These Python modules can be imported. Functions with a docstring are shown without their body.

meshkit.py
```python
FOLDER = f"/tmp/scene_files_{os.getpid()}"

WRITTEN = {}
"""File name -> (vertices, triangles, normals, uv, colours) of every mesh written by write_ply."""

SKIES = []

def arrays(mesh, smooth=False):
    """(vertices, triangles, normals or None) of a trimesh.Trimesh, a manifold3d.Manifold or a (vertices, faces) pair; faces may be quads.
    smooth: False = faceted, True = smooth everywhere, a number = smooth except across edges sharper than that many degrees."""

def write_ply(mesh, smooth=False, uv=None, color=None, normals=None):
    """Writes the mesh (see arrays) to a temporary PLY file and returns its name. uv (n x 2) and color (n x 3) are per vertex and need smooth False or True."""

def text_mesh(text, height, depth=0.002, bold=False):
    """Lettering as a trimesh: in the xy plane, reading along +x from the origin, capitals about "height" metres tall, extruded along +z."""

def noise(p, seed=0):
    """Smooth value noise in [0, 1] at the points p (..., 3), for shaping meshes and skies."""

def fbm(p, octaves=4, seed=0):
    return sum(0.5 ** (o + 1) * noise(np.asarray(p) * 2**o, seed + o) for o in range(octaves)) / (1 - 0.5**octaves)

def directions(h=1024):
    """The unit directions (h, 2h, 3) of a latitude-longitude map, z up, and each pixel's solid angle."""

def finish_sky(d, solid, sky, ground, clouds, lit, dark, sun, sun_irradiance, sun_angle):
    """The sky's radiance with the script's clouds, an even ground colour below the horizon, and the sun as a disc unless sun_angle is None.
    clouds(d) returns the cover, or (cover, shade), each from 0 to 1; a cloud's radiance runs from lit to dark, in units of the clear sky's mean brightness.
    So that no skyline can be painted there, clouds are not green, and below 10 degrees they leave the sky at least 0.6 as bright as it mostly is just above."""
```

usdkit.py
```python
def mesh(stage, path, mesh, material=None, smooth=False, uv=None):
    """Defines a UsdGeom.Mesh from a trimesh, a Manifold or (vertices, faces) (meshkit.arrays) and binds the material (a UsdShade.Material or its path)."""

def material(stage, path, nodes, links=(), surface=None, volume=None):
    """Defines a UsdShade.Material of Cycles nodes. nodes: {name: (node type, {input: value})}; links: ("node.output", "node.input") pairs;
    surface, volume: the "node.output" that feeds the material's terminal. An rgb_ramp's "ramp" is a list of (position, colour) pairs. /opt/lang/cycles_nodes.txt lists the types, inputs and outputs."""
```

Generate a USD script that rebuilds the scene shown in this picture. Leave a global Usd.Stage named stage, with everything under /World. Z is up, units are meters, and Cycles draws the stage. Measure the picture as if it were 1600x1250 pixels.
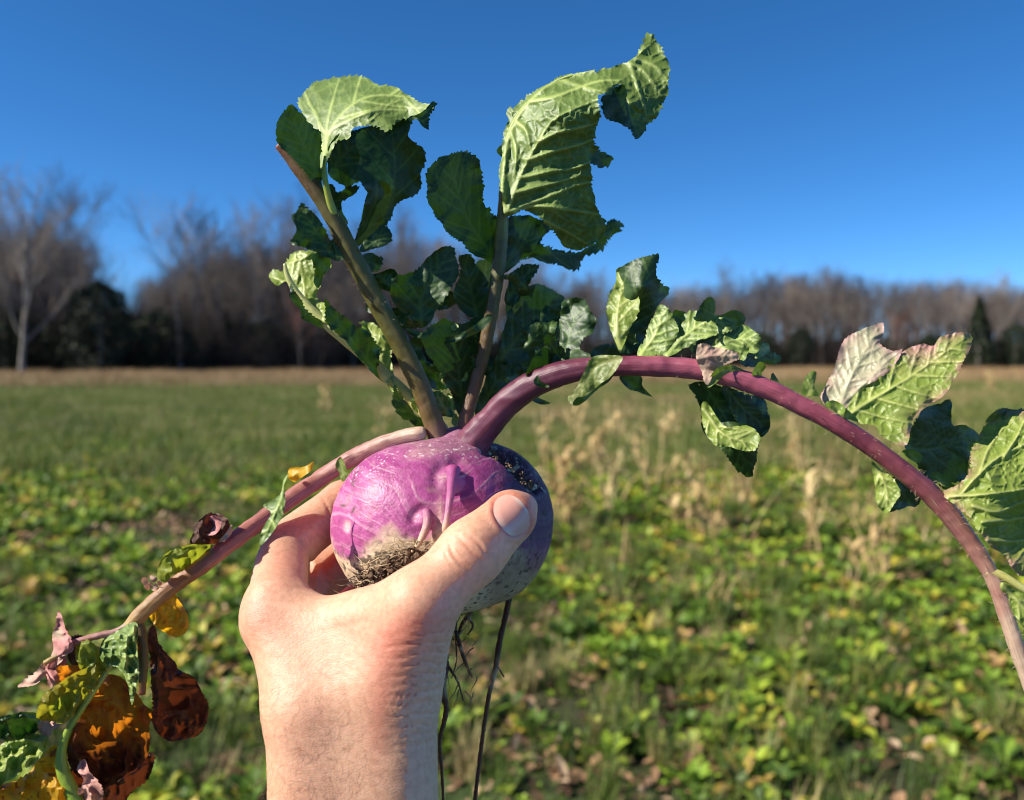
import math, random
import numpy as np, trimesh, usdkit, shapely
from scipy.spatial import cKDTree, Delaunay
from scipy.interpolate import RBFInterpolator
from pxr import Usd, UsdGeom, UsdLux, UsdShade, Gf, Sdf, Vt
from meshkit import noise, fbm

stage = Usd.Stage.CreateInMemory()
UsdGeom.SetStageUpAxis(stage, UsdGeom.Tokens.z)
UsdGeom.SetStageMetersPerUnit(stage, 1.0)
UsdGeom.Xform.Define(stage, '/World')
UsdGeom.Scope.Define(stage, '/World/Looks')
rng = np.random.default_rng(7)
random.seed(7)

# ------------------------------------------------------------------ camera, sky, sun, exposure
FPX = 1331.0                                   # focal length of the photograph in its own pixels (1600 wide)
EYE = np.array([0.0, 0.0, 1.6])
PITCH = math.radians(2.71)
FWD = np.array([0, math.cos(PITCH), -math.sin(PITCH)])
UP = np.array([0, math.sin(PITCH), math.cos(PITCH)])
RIGHT = np.array([1.0, 0, 0])
cam = UsdGeom.Camera.Define(stage, '/World/camera')
m4 = Gf.Matrix4d(1.0)
for i, ax in enumerate((RIGHT, UP, -FWD)):
    m4.SetRow(i, Gf.Vec4d(*ax, 0))
m4.SetRow(3, Gf.Vec4d(*EYE, 1))
cam.AddTransformOp().Set(m4)
cam.CreateHorizontalApertureAttr(36.0)
cam.CreateVerticalApertureAttr(28.125)
cam.CreateFocalLengthAttr(36.0 * FPX / 1600)
cam.CreateClippingRangeAttr(Gf.Vec2f(0.02, 5000))
cam.CreateFStopAttr(8.0)
cam.CreateFocusDistanceAttr(0.385)
cam.CreateExposureAttr(0.95)

SUN = np.array([-0.75, -0.24, 0.61]); SUN = SUN / np.linalg.norm(SUN)
SUN_EL = math.asin(SUN[2]); SUN_ROT = math.atan2(SUN[0], SUN[1])
sky_mat = usdkit.material(stage, '/World/Looks/sky_light', {
    'sky': ('sky_texture', {'sky_type': 'single_scattering', 'sun_disc': False, 'sun_elevation': SUN_EL, 'sun_rotation': SUN_ROT,
                            'air_density': 0.6, 'aerosol_density': 0.10, 'ozone_density': 8.0, 'altitude': 200.0}),
    'vivid': ('hsv', {'saturation': 1.14, 'hue': 0.497}), 'bg': ('background_shader', {'strength': 0.086})}, [('sky.color', 'vivid.color'), ('vivid.color', 'bg.color')], surface='bg.background')
dome = UsdLux.DomeLight.Define(stage, '/World/sky')
UsdShade.MaterialBindingAPI.Apply(dome.GetPrim()).Bind(sky_mat)
dome.GetPrim().SetCustomDataByKey('kind', 'structure')
sun = UsdLux.DistantLight.Define(stage, '/World/sun')
sun.CreateIntensityAttr(1.25); sun.CreateAngleAttr(0.53); sun.CreateNormalizeAttr(True)
sun.CreateColorAttr(Gf.Vec3f(1.0, 0.93, 0.82))
sx = np.cross([0, 0, 1.0], SUN); sx /= np.linalg.norm(sx); sy = np.cross(SUN, sx)
ms = Gf.Matrix4d(1.0)
for i, ax in enumerate((sx, sy, SUN)):
    ms.SetRow(i, Gf.Vec4d(*ax, 0))
sun.AddTransformOp().Set(ms)

# ------------------------------------------------------------------ helpers
used = {}
def numbered(path):
    n = used.get(path, -1) + 1
    used[path] = n
    return path if n == 0 else f'{path}_{n:03d}'
def pathof(parent):
    return '/World' if parent is None else (parent if isinstance(parent, str) else str(parent.GetPath()))
def tag(o, label=None, cat=None, group=None, kind=None):
    p = o.GetPrim() if hasattr(o, 'GetPrim') else o
    for k, v in (('label', label), ('category', cat), ('group', group), ('kind', kind)):
        if v:
            p.SetCustomDataByKey(k, v)
    return p
def thing(name, loc=(0, 0, 0), rotz=0.0, scale=None, parent=None):
    x = UsdGeom.Xform.Define(stage, numbered(pathof(parent) + '/' + name))
    x.AddTranslateOp().Set(Gf.Vec3d(*map(float, loc)))
    if rotz: x.AddRotateZOp().Set(math.degrees(rotz))
    if scale is not None: x.AddScaleOp().Set(Gf.Vec3f(*map(float, np.broadcast_to(scale, 3))))
    return x.GetPrim()
def obj(name, mesh, mat, parent=None, smooth=False, uv=None, attrs=None, origin=None):
    """one Mesh prim; mesh = (vertices, faces) in world space, moved so that its parent's origin is the zero"""
    v, f = (mesh.vertices, mesh.faces) if hasattr(mesh, 'vertices') else mesh
    v = np.asarray(v, float)
    if origin is not None: v = v - np.asarray(origin)
    path = numbered(pathof(parent) + '/' + name)
    pr = usdkit.mesh(stage, path, (v, np.asarray(f)), '/World/Looks/' + mat, smooth=smooth, uv=uv)
    for k, a in (attrs or {}).items():
        pv = UsdGeom.PrimvarsAPI(pr).CreatePrimvar(k, Sdf.ValueTypeNames.Color3fArray, 'vertex')
        a = np.asarray(a, np.float32)
        if a.ndim == 1: a = np.repeat(a[:, None], 3, 1)
        pv.Set(Vt.Vec3fArray.FromNumpy(np.ascontiguousarray(a)))
    return pr.GetPrim()
def P(px, py, d):
    px, py, d = (np.asarray(a, float) for a in (px, py, d))
    return EYE + d[..., None] * (FWD + ((px - 800) / FPX)[..., None] * RIGHT + ((625 - py) / FPX)[..., None] * UP)
def pix(v):
    q = np.asarray(v) - EYE
    d = q @ FWD
    return 800 + FPX * (q @ RIGHT) / d, 625 - FPX * (q @ UP) / d, d
def catmull(pts, n=8, closed=False):
    p = np.asarray(pts, float)
    if closed: q = np.vstack([p[-1:], p, p[:2]])
    else: q = np.vstack([2 * p[0] - p[1], p, 2 * p[-1] - p[-2]])
    out = []
    t = np.linspace(0, 1, n, endpoint=False)[:, None]
    for i in range(1, len(q) - 2):
        a, b, c, d = q[i - 1], q[i], q[i + 1], q[i + 2]
        out.append(0.5 * (2 * b + (c - a) * t + (2 * a - 5 * b + 4 * c - d) * t**2 + (3 * b - a - 3 * c + d) * t**3))
    r = np.vstack(out)
    return r if closed else np.vstack([r, p[-1:]])
def resample(p, step):
    s = np.concatenate([[0], np.cumsum(np.linalg.norm(np.diff(p[:, :2] if p.shape[1] > 3 else p, axis=0), axis=1))])
    n = max(2, int(s[-1] / step) + 1)
    return np.stack([np.interp(np.linspace(0, s[-1], n), s, p[:, k]) for k in range(p.shape[1])], 1)
def tube(pts, radii, sides=10, cap=True, rough=0.0, seed=0, groove=0.0):
    """(vertices, faces, uv) of a tube along pts"""
    p = np.asarray(pts, float); r = np.broadcast_to(np.asarray(radii, float), len(p))
    t = np.gradient(p, axis=0); t /= np.maximum(np.linalg.norm(t, axis=1, keepdims=True), 1e-12)
    u = np.cross(t[0], [0.3, 1, 0.2]); u /= np.linalg.norm(u)
    U = []
    for k in range(len(p)):
        u = u - t[k] * (u @ t[k]); u /= np.linalg.norm(u); U.append(u)
    U = np.array(U); W = np.cross(t, U)
    a = np.linspace(0, 2 * np.pi, sides, endpoint=False)
    rr = np.repeat(r[:, None], sides, 1)
    ring = p[:, None] + rr[..., None] * (np.cos(a)[None, :, None] * U[:, None] + np.sin(a)[None, :, None] * W[:, None])
    if rough:
        nn = fbm(ring.reshape(-1, 3) / (r.mean() * 1.2) + seed * 7.3, 3, seed).reshape(len(p), sides) - 0.5
        rr = rr * (1 + rough * 2 * nn)
        ring = p[:, None] + rr[..., None] * (np.cos(a)[None, :, None] * U[:, None] + np.sin(a)[None, :, None] * W[:, None])
    if groove:
        wv = np.stack([np.linspace(0, 5, len(p)), np.zeros(len(p)), np.zeros(len(p))], 1)
        g = np.cos(5 * a[None] + 2.5 * noise(wv, seed + 40)[:, None]) * .6 + np.cos(9 * a[None] + 4 * noise(wv * 1.7, seed + 41)[:, None]) * .4
        ring = p[:, None] + (rr * (1 + groove * g))[..., None] * (np.cos(a)[None, :, None] * U[:, None] + np.sin(a)[None, :, None] * W[:, None])
    v = ring.reshape(-1, 3)
    i, j = np.meshgrid(np.arange(len(p) - 1), np.arange(sides), indexing='ij')
    q = np.stack([i * sides + j, i * sides + (j + 1) % sides, (i + 1) * sides + (j + 1) % sides, (i + 1) * sides + j], -1).reshape(-1, 4)
    f = np.vstack([q[:, [0, 1, 2]], q[:, [0, 2, 3]]])
    uv = np.stack([np.repeat(np.linspace(0, 1, len(p)), sides), np.tile(np.abs(a / np.pi - 1), len(p))], 1)
    if cap:
        n = len(v)
        v = np.vstack([v, p[0] - t[0] * r[0] * 0.3, p[-1] + t[-1] * r[-1] * 0.3]); uv = np.vstack([uv, [[0, .5], [1, .5]]])
        j = np.arange(sides); e = (len(p) - 1) * sides
        f = np.vstack([f, np.stack([np.full(sides, n), (j + 1) % sides, j], 1), np.stack([np.full(sides, n + 1), e + j, e + (j + 1) % sides], 1)])
    return v, f, uv
def join(parts):
    v, f, n = [], [], 0
    for a in parts:
        v.append(a[0]); f.append(np.asarray(a[1]) + n); n += len(a[0])
    return np.vstack(v), np.vstack(f)
def pxtube(ctrl, sides=14, step=4.0, **kw):
    """ctrl rows: px, py, depth, radius in px"""
    c = resample(catmull(ctrl, 10), step)
    return (*tube(P(c[:, 0], c[:, 1], c[:, 2]), c[:, 3] * c[:, 2] / FPX, sides, **kw), c)
def mat(name, nodes, links, surface='p.BSDF', volume=None):
    return usdkit.material(stage, '/World/Looks/' + name, nodes, links, surface=surface, volume=volume)

# ------------------------------------------------------------------ materials of the setting
def plain(name, c1, c2, scale, rough=0.8, detail=4.0, spec=0.3, vary=0.0):
    n = {'g': ('geometry', {}), 'n': ('noise_texture', {'scale': scale, 'detail': detail, 'roughness': 0.6}),
         'r': ('rgb_ramp', {'ramp': [(0.3, c1), (0.7, c2)]}), 'p': ('principled_bsdf', {'roughness': rough, 'specular_ior_level': spec})}
    l = [('g.position', 'n.vector'), ('n.fac', 'r.fac')]
    if vary:
        n['o'] = ('object_info', {}); n['h'] = ('hsv', {}); n['mv'] = ('map_range', {'from_min': 0.0, 'from_max': 1.0, 'to_min': 1 - vary, 'to_max': 1 + vary})
        l += [('r.color', 'h.color'), ('o.random', 'mv.value'), ('mv.result', 'h.value'), ('h.color', 'p.base_color')]
    else:
        l += [('r.color', 'p.base_color')]
    return mat(name, n, l)
plain('bark', (0.10, 0.085, 0.075), (0.20, 0.175, 0.155), 1.6, vary=0.3)
plain('pale_bark', (0.10, 0.09, 0.08), (0.20, 0.18, 0.16), 1.2)
plain('twigs', (0.095, 0.075, 0.062), (0.17, 0.14, 0.118), 0.25, vary=0.45)
plain('red_twigs', (0.12, 0.05, 0.04), (0.20, 0.085, 0.06), 0.5)
plain('needles', (0.006, 0.012, 0.005), (0.022, 0.034, 0.012), 1.0, rough=0.7, vary=0.3)
plain('brush', (0.030, 0.022, 0.018), (0.075, 0.052, 0.043), 0.6, vary=0.4)
plain('dark_brush', (0.012, 0.010, 0.008), (0.030, 0.022, 0.017), 0.6, vary=0.4)
def foliage(name, stops, rough=0.55, trans=0.3):
    """small plants: a colour per copy, from the ramp"""
    mat(name, {'o': ('object_info', {}), 'g': ('geometry', {}), 'n': ('noise_texture', {'scale': 25.0, 'detail': 3.0}),
               'ri': ('math', {'math_type': 'multiply_add', 'value2': 0.35, 'value3': 0.0}),
               'ad': ('math', {'math_type': 'add'}), 'sb': ('math', {'math_type': 'subtract', 'value2': 0.17}), 'r': ('rgb_ramp', {'ramp': stops}),
               'p': ('principled_bsdf', {'roughness': rough, 'specular_ior_level': 0.35}), 't': ('translucent_bsdf', {}), 'mx': ('mix_closure', {'fac': trans})},
        [('g.position', 'n.vector'), ('n.fac', 'ri.value1'), ('o.random', 'ad.value1'), ('ri.value', 'ad.value2'), ('ad.value', 'sb.value1'), ('sb.value', 'r.fac'),
         ('r.color', 'p.base_color'), ('r.color', 't.color'), ('p.BSDF', 'mx.closure1'), ('t.BSDF', 'mx.closure2')], surface='mx.closure')
foliage('weed_leaves', [(0.0, (0.040, 0.080, 0.010)), (0.40, (0.095, 0.175, 0.016)), (0.66, (0.22, 0.34, 0.028)), (0.86, (0.36, 0.43, 0.045)), (0.93, (0.52, 0.42, 0.04)), (1.0, (0.40, 0.24, 0.10))])
foliage('grass_blades', [(0.0, (0.050, 0.085, 0.014)), (0.5, (0.105, 0.160, 0.024)), (0.8, (0.20, 0.22, 0.045)), (1.0, (0.42, 0.33, 0.15))])
foliage('straw', [(0.0, (0.40, 0.27, 0.11)), (0.6, (0.58, 0.42, 0.19)), (1.0, (0.70, 0.56, 0.30))], trans=0.2)
foliage('tan_grass', [(0.0, (0.20, 0.125, 0.055)), (0.6, (0.32, 0.21, 0.10)), (1.0, (0.42, 0.30, 0.15))], trans=0.2)
foliage('litter', [(0.0, (0.05, 0.03, 0.016)), (0.5, (0.13, 0.07, 0.036)), (0.85, (0.36, 0.21, 0.11)), (1.0, (0.50, 0.36, 0.22))], trans=0.1)
mat('field_soil', {'g': ('geometry', {}), 's': ('separate_xyz', {}), 'n': ('noise_texture', {'scale': 0.55, 'detail': 8.0, 'roughness': 0.65}), 'n2': ('noise_texture', {'scale': 9.0, 'detail': 5.0}),
                   'r': ('rgb_ramp', {'ramp': [(0.35, (0.045, 0.034, 0.022)), (0.5, (0.040, 0.050, 0.018)), (0.65, (0.055, 0.085, 0.026))]}),
                   'r2': ('rgb_ramp', {'ramp': [(0.3, (0.55, 0.55, 0.55)), (0.7, (1.3, 1.3, 1.3))]}), 'mu': ('mix_color', {'blend_type': 'multiply', 'fac': 1.0, 'use_clamp': False}),
                   'far': ('map_range', {'from_min': 45.0, 'from_max': 75.0, 'to_min': 0.0, 'to_max': 0.8, 'clamp': True}), 'tan': ('mix_color', {'b': (0.22, 0.145, 0.065)}),
                   'bp': ('bump', {'strength': 0.7, 'distance': 0.05}), 'p': ('principled_bsdf', {'roughness': 0.95, 'specular_ior_level': 0.15})},
    [('g.position', 'n.vector'), ('g.position', 'n2.vector'), ('g.position', 's.vector'), ('n.fac', 'r.fac'), ('n2.fac', 'r2.fac'), ('r.color', 'mu.a'), ('r2.color', 'mu.b'),
     ('s.y', 'far.value'), ('far.result', 'tan.fac'), ('mu.result', 'tan.a'), ('tan.result', 'p.base_color'), ('n2.fac', 'bp.height'), ('bp.normal', 'p.normal')])

# ------------------------------------------------------------------ ground
def ground_height(x, y):
    q = np.stack([np.asarray(x) * 0.35, np.asarray(y) * 0.35, np.zeros_like(np.asarray(x, float))], -1)
    r = np.hypot(x, y)
    return (fbm(q, 3, 5) - 0.5) * 0.10 * np.clip(1.2 - r / 60, 0, 1)
gx = np.concatenate([-np.geomspace(900, 14, 30), np.arange(-13.5, 13.6, 0.25), np.geomspace(14, 900, 30)])
gy = np.concatenate([-np.geomspace(300, 3, 14), np.arange(-2, 30, 0.25), np.geomspace(30.5, 1200, 45)])
GX, GY = np.meshgrid(gx, gy, indexing='ij')
gv = np.stack([GX, GY, ground_height(GX, GY)], -1).reshape(-1, 3)
ii, jj = np.meshgrid(np.arange(len(gx) - 1), np.arange(len(gy) - 1), indexing='ij')
a_ = ii * len(gy) + jj
gq = np.stack([a_, a_ + len(gy), a_ + len(gy) + 1, a_ + 1], -1).reshape(-1, 4)
tag(obj('ground', (gv, np.vstack([gq[:, [0, 1, 2]], gq[:, [0, 2, 3]]])), 'field_soil', smooth=True), kind='structure')

# ------------------------------------------------------------------ prototypes (class prims)
UsdGeom.Scope.Define(stage, '/World/Looks')
PROTO = '/World/prototypes'
stage.CreateClassPrim(PROTO)
def proto(name, parts):
    """a class prim with part meshes: parts = [(name, (v, f), material, smooth)]"""
    path = f'{PROTO}/{name}'
    UsdGeom.Xform.Define(stage, path)
    for n, m, ma, sm in parts:
        obj(n, m, ma, path, smooth=sm)
    return path
def place(name, protopath, loc, rotz=0.0, scale=1.0, label=None, cat=None, group=None):
    p = thing(name, loc, rotz, scale)
    p.GetReferences().AddInternalReference(protopath)
    p.SetInstanceable(True)
    return tag(p, label, cat, group)
def instancer(name, protos, pos, rot, scl, idx, label, cat):
    path = numbered('/World/' + name)
    pi = UsdGeom.PointInstancer.Define(stage, path)
    pp = []
    for k, (v, f, ma, sm) in enumerate(protos):
        q = f'{path}/piece_{k:03d}' if k else f'{path}/piece'
        usdkit.mesh(stage, q, (np.asarray(v, float), np.asarray(f)), '/World/Looks/' + ma, smooth=sm)
        pp.append(q)
    pi.CreatePrototypesRel().SetTargets(pp)
    pi.CreatePositionsAttr(Vt.Vec3fArray.FromNumpy(np.asarray(pos, np.float32)))
    pi.CreateProtoIndicesAttr(Vt.IntArray.FromNumpy(np.asarray(idx, np.int32)))
    pi.CreateScalesAttr(Vt.Vec3fArray.FromNumpy(np.asarray(np.broadcast_to(np.asarray(scl)[:, None], (len(pos), 3)) if np.ndim(scl) == 1 else scl, np.float32)))
    pi.CreateOrientationsAttr(Vt.QuathArray([Gf.Quath(float(math.cos(a / 2)), 0, 0, float(math.sin(a / 2))) for a in rot]))
    return tag(pi, label, cat, kind='stuff')

# ------------------------------------------------------------------ trees
def sticks(segs, sides):
    """segs: list of (points (n,3), radii (n)); one mesh"""
    parts = [tube(p, r, sides, cap=False)[:2] for p, r in segs]
    return join(parts)
def bare_tree(seed, h, fork=0.35, spread=0.55, n1=11, n2=6, n3=6, n4=4, lean=0.0, r0=0.22, low=False):
    rg = np.random.default_rng(seed)
    big, small = [], []
    def branch(p, d, L, r, bend, n, up):
        pts = [np.array(p)]; dd = np.array(d, float)
        for k in range(n):
            dd = dd + rg.normal(0, bend, 3) + np.array([0, 0, up]); dd /= np.linalg.norm(dd)
            pts.append(pts[-1] + dd * L / n)
        return np.array(pts), np.linspace(r, r * 0.35, n + 1)
    def side(d, ang):
        a = rg.normal(0, 1, 3); a -= d * (a @ d); a /= np.linalg.norm(a)
        return d * math.cos(ang) + a * math.sin(ang)
    tp, tr = branch([0, 0, -0.1], [lean, 0, 1], h * 0.80, r0, 0.05, 9, 0.05)
    tr = r0 * np.linspace(1, 0.18, 10); tr[0] *= 1.35
    big.append((tp, tr))
    for i in range(n1):
        t = fork + (0.97 - fork) * (i + rg.uniform(0, 0.8)) / n1 if not low else 0.12 + 0.85 * ((i + rg.uniform(0, .8)) / n1) ** 1.1
        k = t * 9; q = tp[int(k)] * (1 - k % 1) + tp[min(9, int(k) + 1)] * (k % 1)
        d = np.array([math.cos(i * 2.4), math.sin(i * 2.4), 0]) * math.sin(spread + rg.uniform(-.15, .2)) + np.array([0, 0, math.cos(spread)])
        L1 = h * (0.50 - 0.30 * (t - fork) / (1 - fork)) * rg.uniform(0.8, 1.15)
        p1, r1 = branch(q, d / np.linalg.norm(d), L1, r0 * (0.55 - 0.35 * t), 0.13, 6, 0.09)
        big.append((p1, r1))
        for j in range(n2):
            s = rg.uniform(0.25, 1) * 5.99; q = p1[int(s)] * (1 - s % 1) + p1[int(s) + 1] * (s % 1)
            dv = p1[int(s) + 1] - p1[int(s)]; dv /= np.linalg.norm(dv)
            L2 = L1 * rg.uniform(0.3, 0.55)
            p2, r2 = branch(q, side(dv, rg.uniform(0.35, 0.8)), L2, max(0.02, r1[0] * 0.4), 0.14, 4, 0.10)
            small.append((p2, r2))
            for l in range(n3):
                s2 = rg.uniform(0.2, 1) * 3.99; q = p2[int(s2)] * (1 - s2 % 1) + p2[int(s2) + 1] * (s2 % 1)
                dv = p2[int(s2) + 1] - p2[int(s2)]; dv /= np.linalg.norm(dv)
                p3, r3 = branch(q, side(dv, rg.uniform(0.3, 0.8)), L2 * rg.uniform(0.35, 0.65), 0.014, 0.16, 3, 0.10)
                small.append((p3, r3))
                for m in range(n4):
                    s3 = rg.uniform(0.2, 1) * 2.99; q = p3[int(s3)] * (1 - s3 % 1) + p3[int(s3) + 1] * (s3 % 1)
                    dv = p3[int(s3) + 1] - p3[int(s3)]; dv /= np.linalg.norm(dv)
                    p4, r4 = branch(q, side(dv, rg.uniform(0.3, 0.8)), L2 * rg.uniform(0.15, 0.4), 0.009, 0.15, 2, 0.08)
                    small.append((p4, r4))
    return sticks(big, 6), sticks(small, 3)
def evergreen(seed, h, w, n=2600, cone=True):
    rg = np.random.default_rng(seed)
    t = rg.uniform(0, 1, n) ** 0.8
    z = 0.06 * h + t * h * 0.94
    prof = (1 - t) ** 0.75 * np.minimum(1, (t + 0.10) * 5) if cone else np.sqrt(np.clip(1 - (2 * t - 0.95) ** 2, 0, 1))
    a = rg.uniform(0, 2 * np.pi, n)
    lump = 0.7 + 0.6 * noise(np.stack([np.cos(a) * 1.8, np.sin(a) * 1.8, z * 0.9], -1), seed)
    rr = w / 2 * prof * lump * np.sqrt(rg.uniform(0.25, 1, n)) + 0.05
    c = np.stack([rr * np.cos(a), rr * np.sin(a), z], -1)
    s = rg.uniform(0.22, 0.5, n)
    e1 = rg.normal(0, 1, (n, 3)); e1 /= np.linalg.norm(e1, axis=1, keepdims=True)
    e2 = np.cross(e1, rg.normal(0, 1, (n, 3))); e2 /= np.linalg.norm(e2, axis=1, keepdims=True)
    v = np.stack([c - e1 * s[:, None] * .5, c + e2 * s[:, None] * .35, c + e1 * s[:, None] * .6, c - e2 * s[:, None] * .35], 1).reshape(-1, 3)
    k = np.arange(n)[:, None] * 4
    f = np.vstack([k + [0, 1, 2], k + [0, 2, 3]])
    tr = tube(np.array([[0, 0, -.1], [0.03, 0, h * .5], [0, 0, h * .95]]), [w * .05, w * .035, 0.02], 6)[:2]
    return tr, (v, f)
def brush(seed, h, w, n=46):
    rg = np.random.default_rng(seed); segs = []
    for _ in range(n):
        p = np.array([*rg.normal(0, w * 0.2, 2), -0.05]); d = np.array([*rg.normal(0, 0.45, 2), 1.0]); d /= np.linalg.norm(d)
        L = h * rg.uniform(0.5, 1)
        pts = np.array([p, p + d * L * .5, p + (d + rg.normal(0, .15, 3)) * L]); segs.append((pts, np.array([0.022, .014, .006])))
        for _ in range(7):
            s = rg.uniform(0.2, 1); q = pts[0] * (1 - s) + pts[2] * s
            e = d + rg.normal(0, .6, 3); e /= np.linalg.norm(e); segs.append((np.array([q, q + e * L * rg.uniform(.15, .4)]), np.array([.011, .005])))
    return sticks(segs, 3)

tree_protos = [proto(f'bare_tree_{k:03d}', [('trunk', t, 'bark', True), ('crown', c, 'twigs', False)]) for k, (t, c) in enumerate(
    [bare_tree(11, 17, 0.30, 0.50), bare_tree(12, 17, 0.42, 0.40, r0=0.17), bare_tree(13, 17, 0.25, 0.60, n1=9), bare_tree(14, 17, 0.5, 0.35, n1=10, r0=0.15), bare_tree(15, 17, 0.35, 0.45, lean=0.06, n1=12)])]
t, c = bare_tree(21, 21, 0.17, 0.62, n1=13, n2=7, r0=0.30)
oak = proto('spreading_tree', [('trunk', t, 'pale_bark', True), ('crown', c, 'twigs', False)])
t, c = bare_tree(23, 20, 0.52, 0.72, n1=5, n2=5, n3=5, n4=3, r0=0.24)
forked = proto('forked_tree', [('trunk', t, 'bark', True), ('crown', c, 'twigs', False)])
t, c = bare_tree(24, 9, 0.2, 0.55, n1=10, n2=6, n3=5, r0=0.09)
redtree = proto('red_tree', [('trunk', t, 'bark', True), ('crown', c, 'red_twigs', False)])
ever_protos = [proto(f'evergreen_{k:03d}', [('trunk', t, 'bark', True), ('crown', c, 'needles', False)]) for k, (t, c) in enumerate([evergreen(31, 9, 4.4), evergreen(32, 8, 5.2, 3000, False), evergreen(33, 10, 3.6)])]

def gpos(px, dist):
    return np.array([(px - 800) / FPX * dist, dist, 0.0])
def front(px):     # distance of the wood's edge along the picture
    return np.interp(px, [-300, 100, 500, 900, 1300, 1900], [94, 94, 100, 126, 134, 136])
def top_px(px):    # how high the wood stands above its foot, in pixels of the photograph
    return np.interp(px, [-200, 0, 135, 172, 215, 250, 320, 440, 560, 700, 860, 960, 1060, 1150, 1300, 1380, 1500, 1600, 1900],
                     [290, 300, 285, 150, 115, 200, 250, 270, 255, 235, 165, 150, 145, 165, 175, 158, 162, 148, 150])
rt = np.random.default_rng(5)
place('bare_tree', oak, gpos(35, 88), 0.6, 1.0, 'large bare tree with pale grey trunk and wide low limbs, at the left edge', 'tree')
place('bare_tree', forked, gpos(282, 97), 2.2, 0.98, 'tall bare tree with a wide V-shaped fork standing above the gap in the left wood', 'tree')
for row, (dd, gap, n) in enumerate([(3, 52, 38), (10, 50, 40), (18, 52, 38)]):
    for k in range(n):
        px = -170 + k * gap + rt.uniform(-18, 18)
        if row == 0 and (abs(px - 35) < 40): continue
        d = front(px) + dd + rt.uniform(-2, 3)
        h = top_px(px) * rt.uniform(0.72, 1.04) / FPX * d * (1.0 if row == 0 else (.90 if px < 620 else .94))
        if 150 < px < 260: h *= 0.85
        left = px < 620
        place('bare_tree', tree_protos[rt.integers(5)], gpos(px, d), rt.uniform(0, 6.28), (rt.uniform(.8, 1.0) * h / 17 * 1.0, rt.uniform(.8, 1.0) * h / 17, h / 17 * 1.0),
              'bare grey-brown tree in the close wood left of the turnip leaves' if left else 'bare grey-brown tree in the long even treeline on the right', 'tree',
              'bare trees of the left wood' if left else 'bare trees of the right treeline')
for px, d, s, k, lab in [(158, 91, 1.25, 1, 'dark evergreen tree beside the big pale-trunked tree'), (120, 94, 0.8, 1, 'low dark evergreen tree behind the limbs of the pale-trunked tree'),
                    (10, 93, 0.9, 1, 'dark evergreen tree behind the pale trunk at the left picture edge'), (420, 101, 0.8, 1, 'dark round evergreen in the shade of the left wood, near the leaning stalk'),
                    (355, 100, .75, 2, 'narrow dark evergreen in the middle of the left wood'), (1528, 131, 1.25, 0, 'dark green evergreen tree at the edge of the right treeline, behind the pale leaf tip'),
                    (1250, 130, .8, 1, 'low dark evergreen under the right treeline above the arching stalk'), (1190, 131, .75, 1, 'dark evergreen under the right treeline behind the crinkled leaves'),
                    (1585, 131, .9, 1, 'dark evergreen tree at the right picture edge'), (1450, 132, .7, 1, 'small dark evergreen between the red tree and the tall evergreen')]:
    place('evergreen_tree', ever_protos[k], gpos(px, d), px * 0.1, s, lab, 'tree')
place('red_twigged_tree', redtree, gpos(1405, 131), 1.0, 1.0, 'small bare tree with reddish twigs in front of the right treeline', 'tree')
place('red_twigged_tree', redtree, gpos(470, 99), 2.0, 1.1, 'bare bush-like tree with reddish twigs in the left wood', 'tree')
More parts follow.
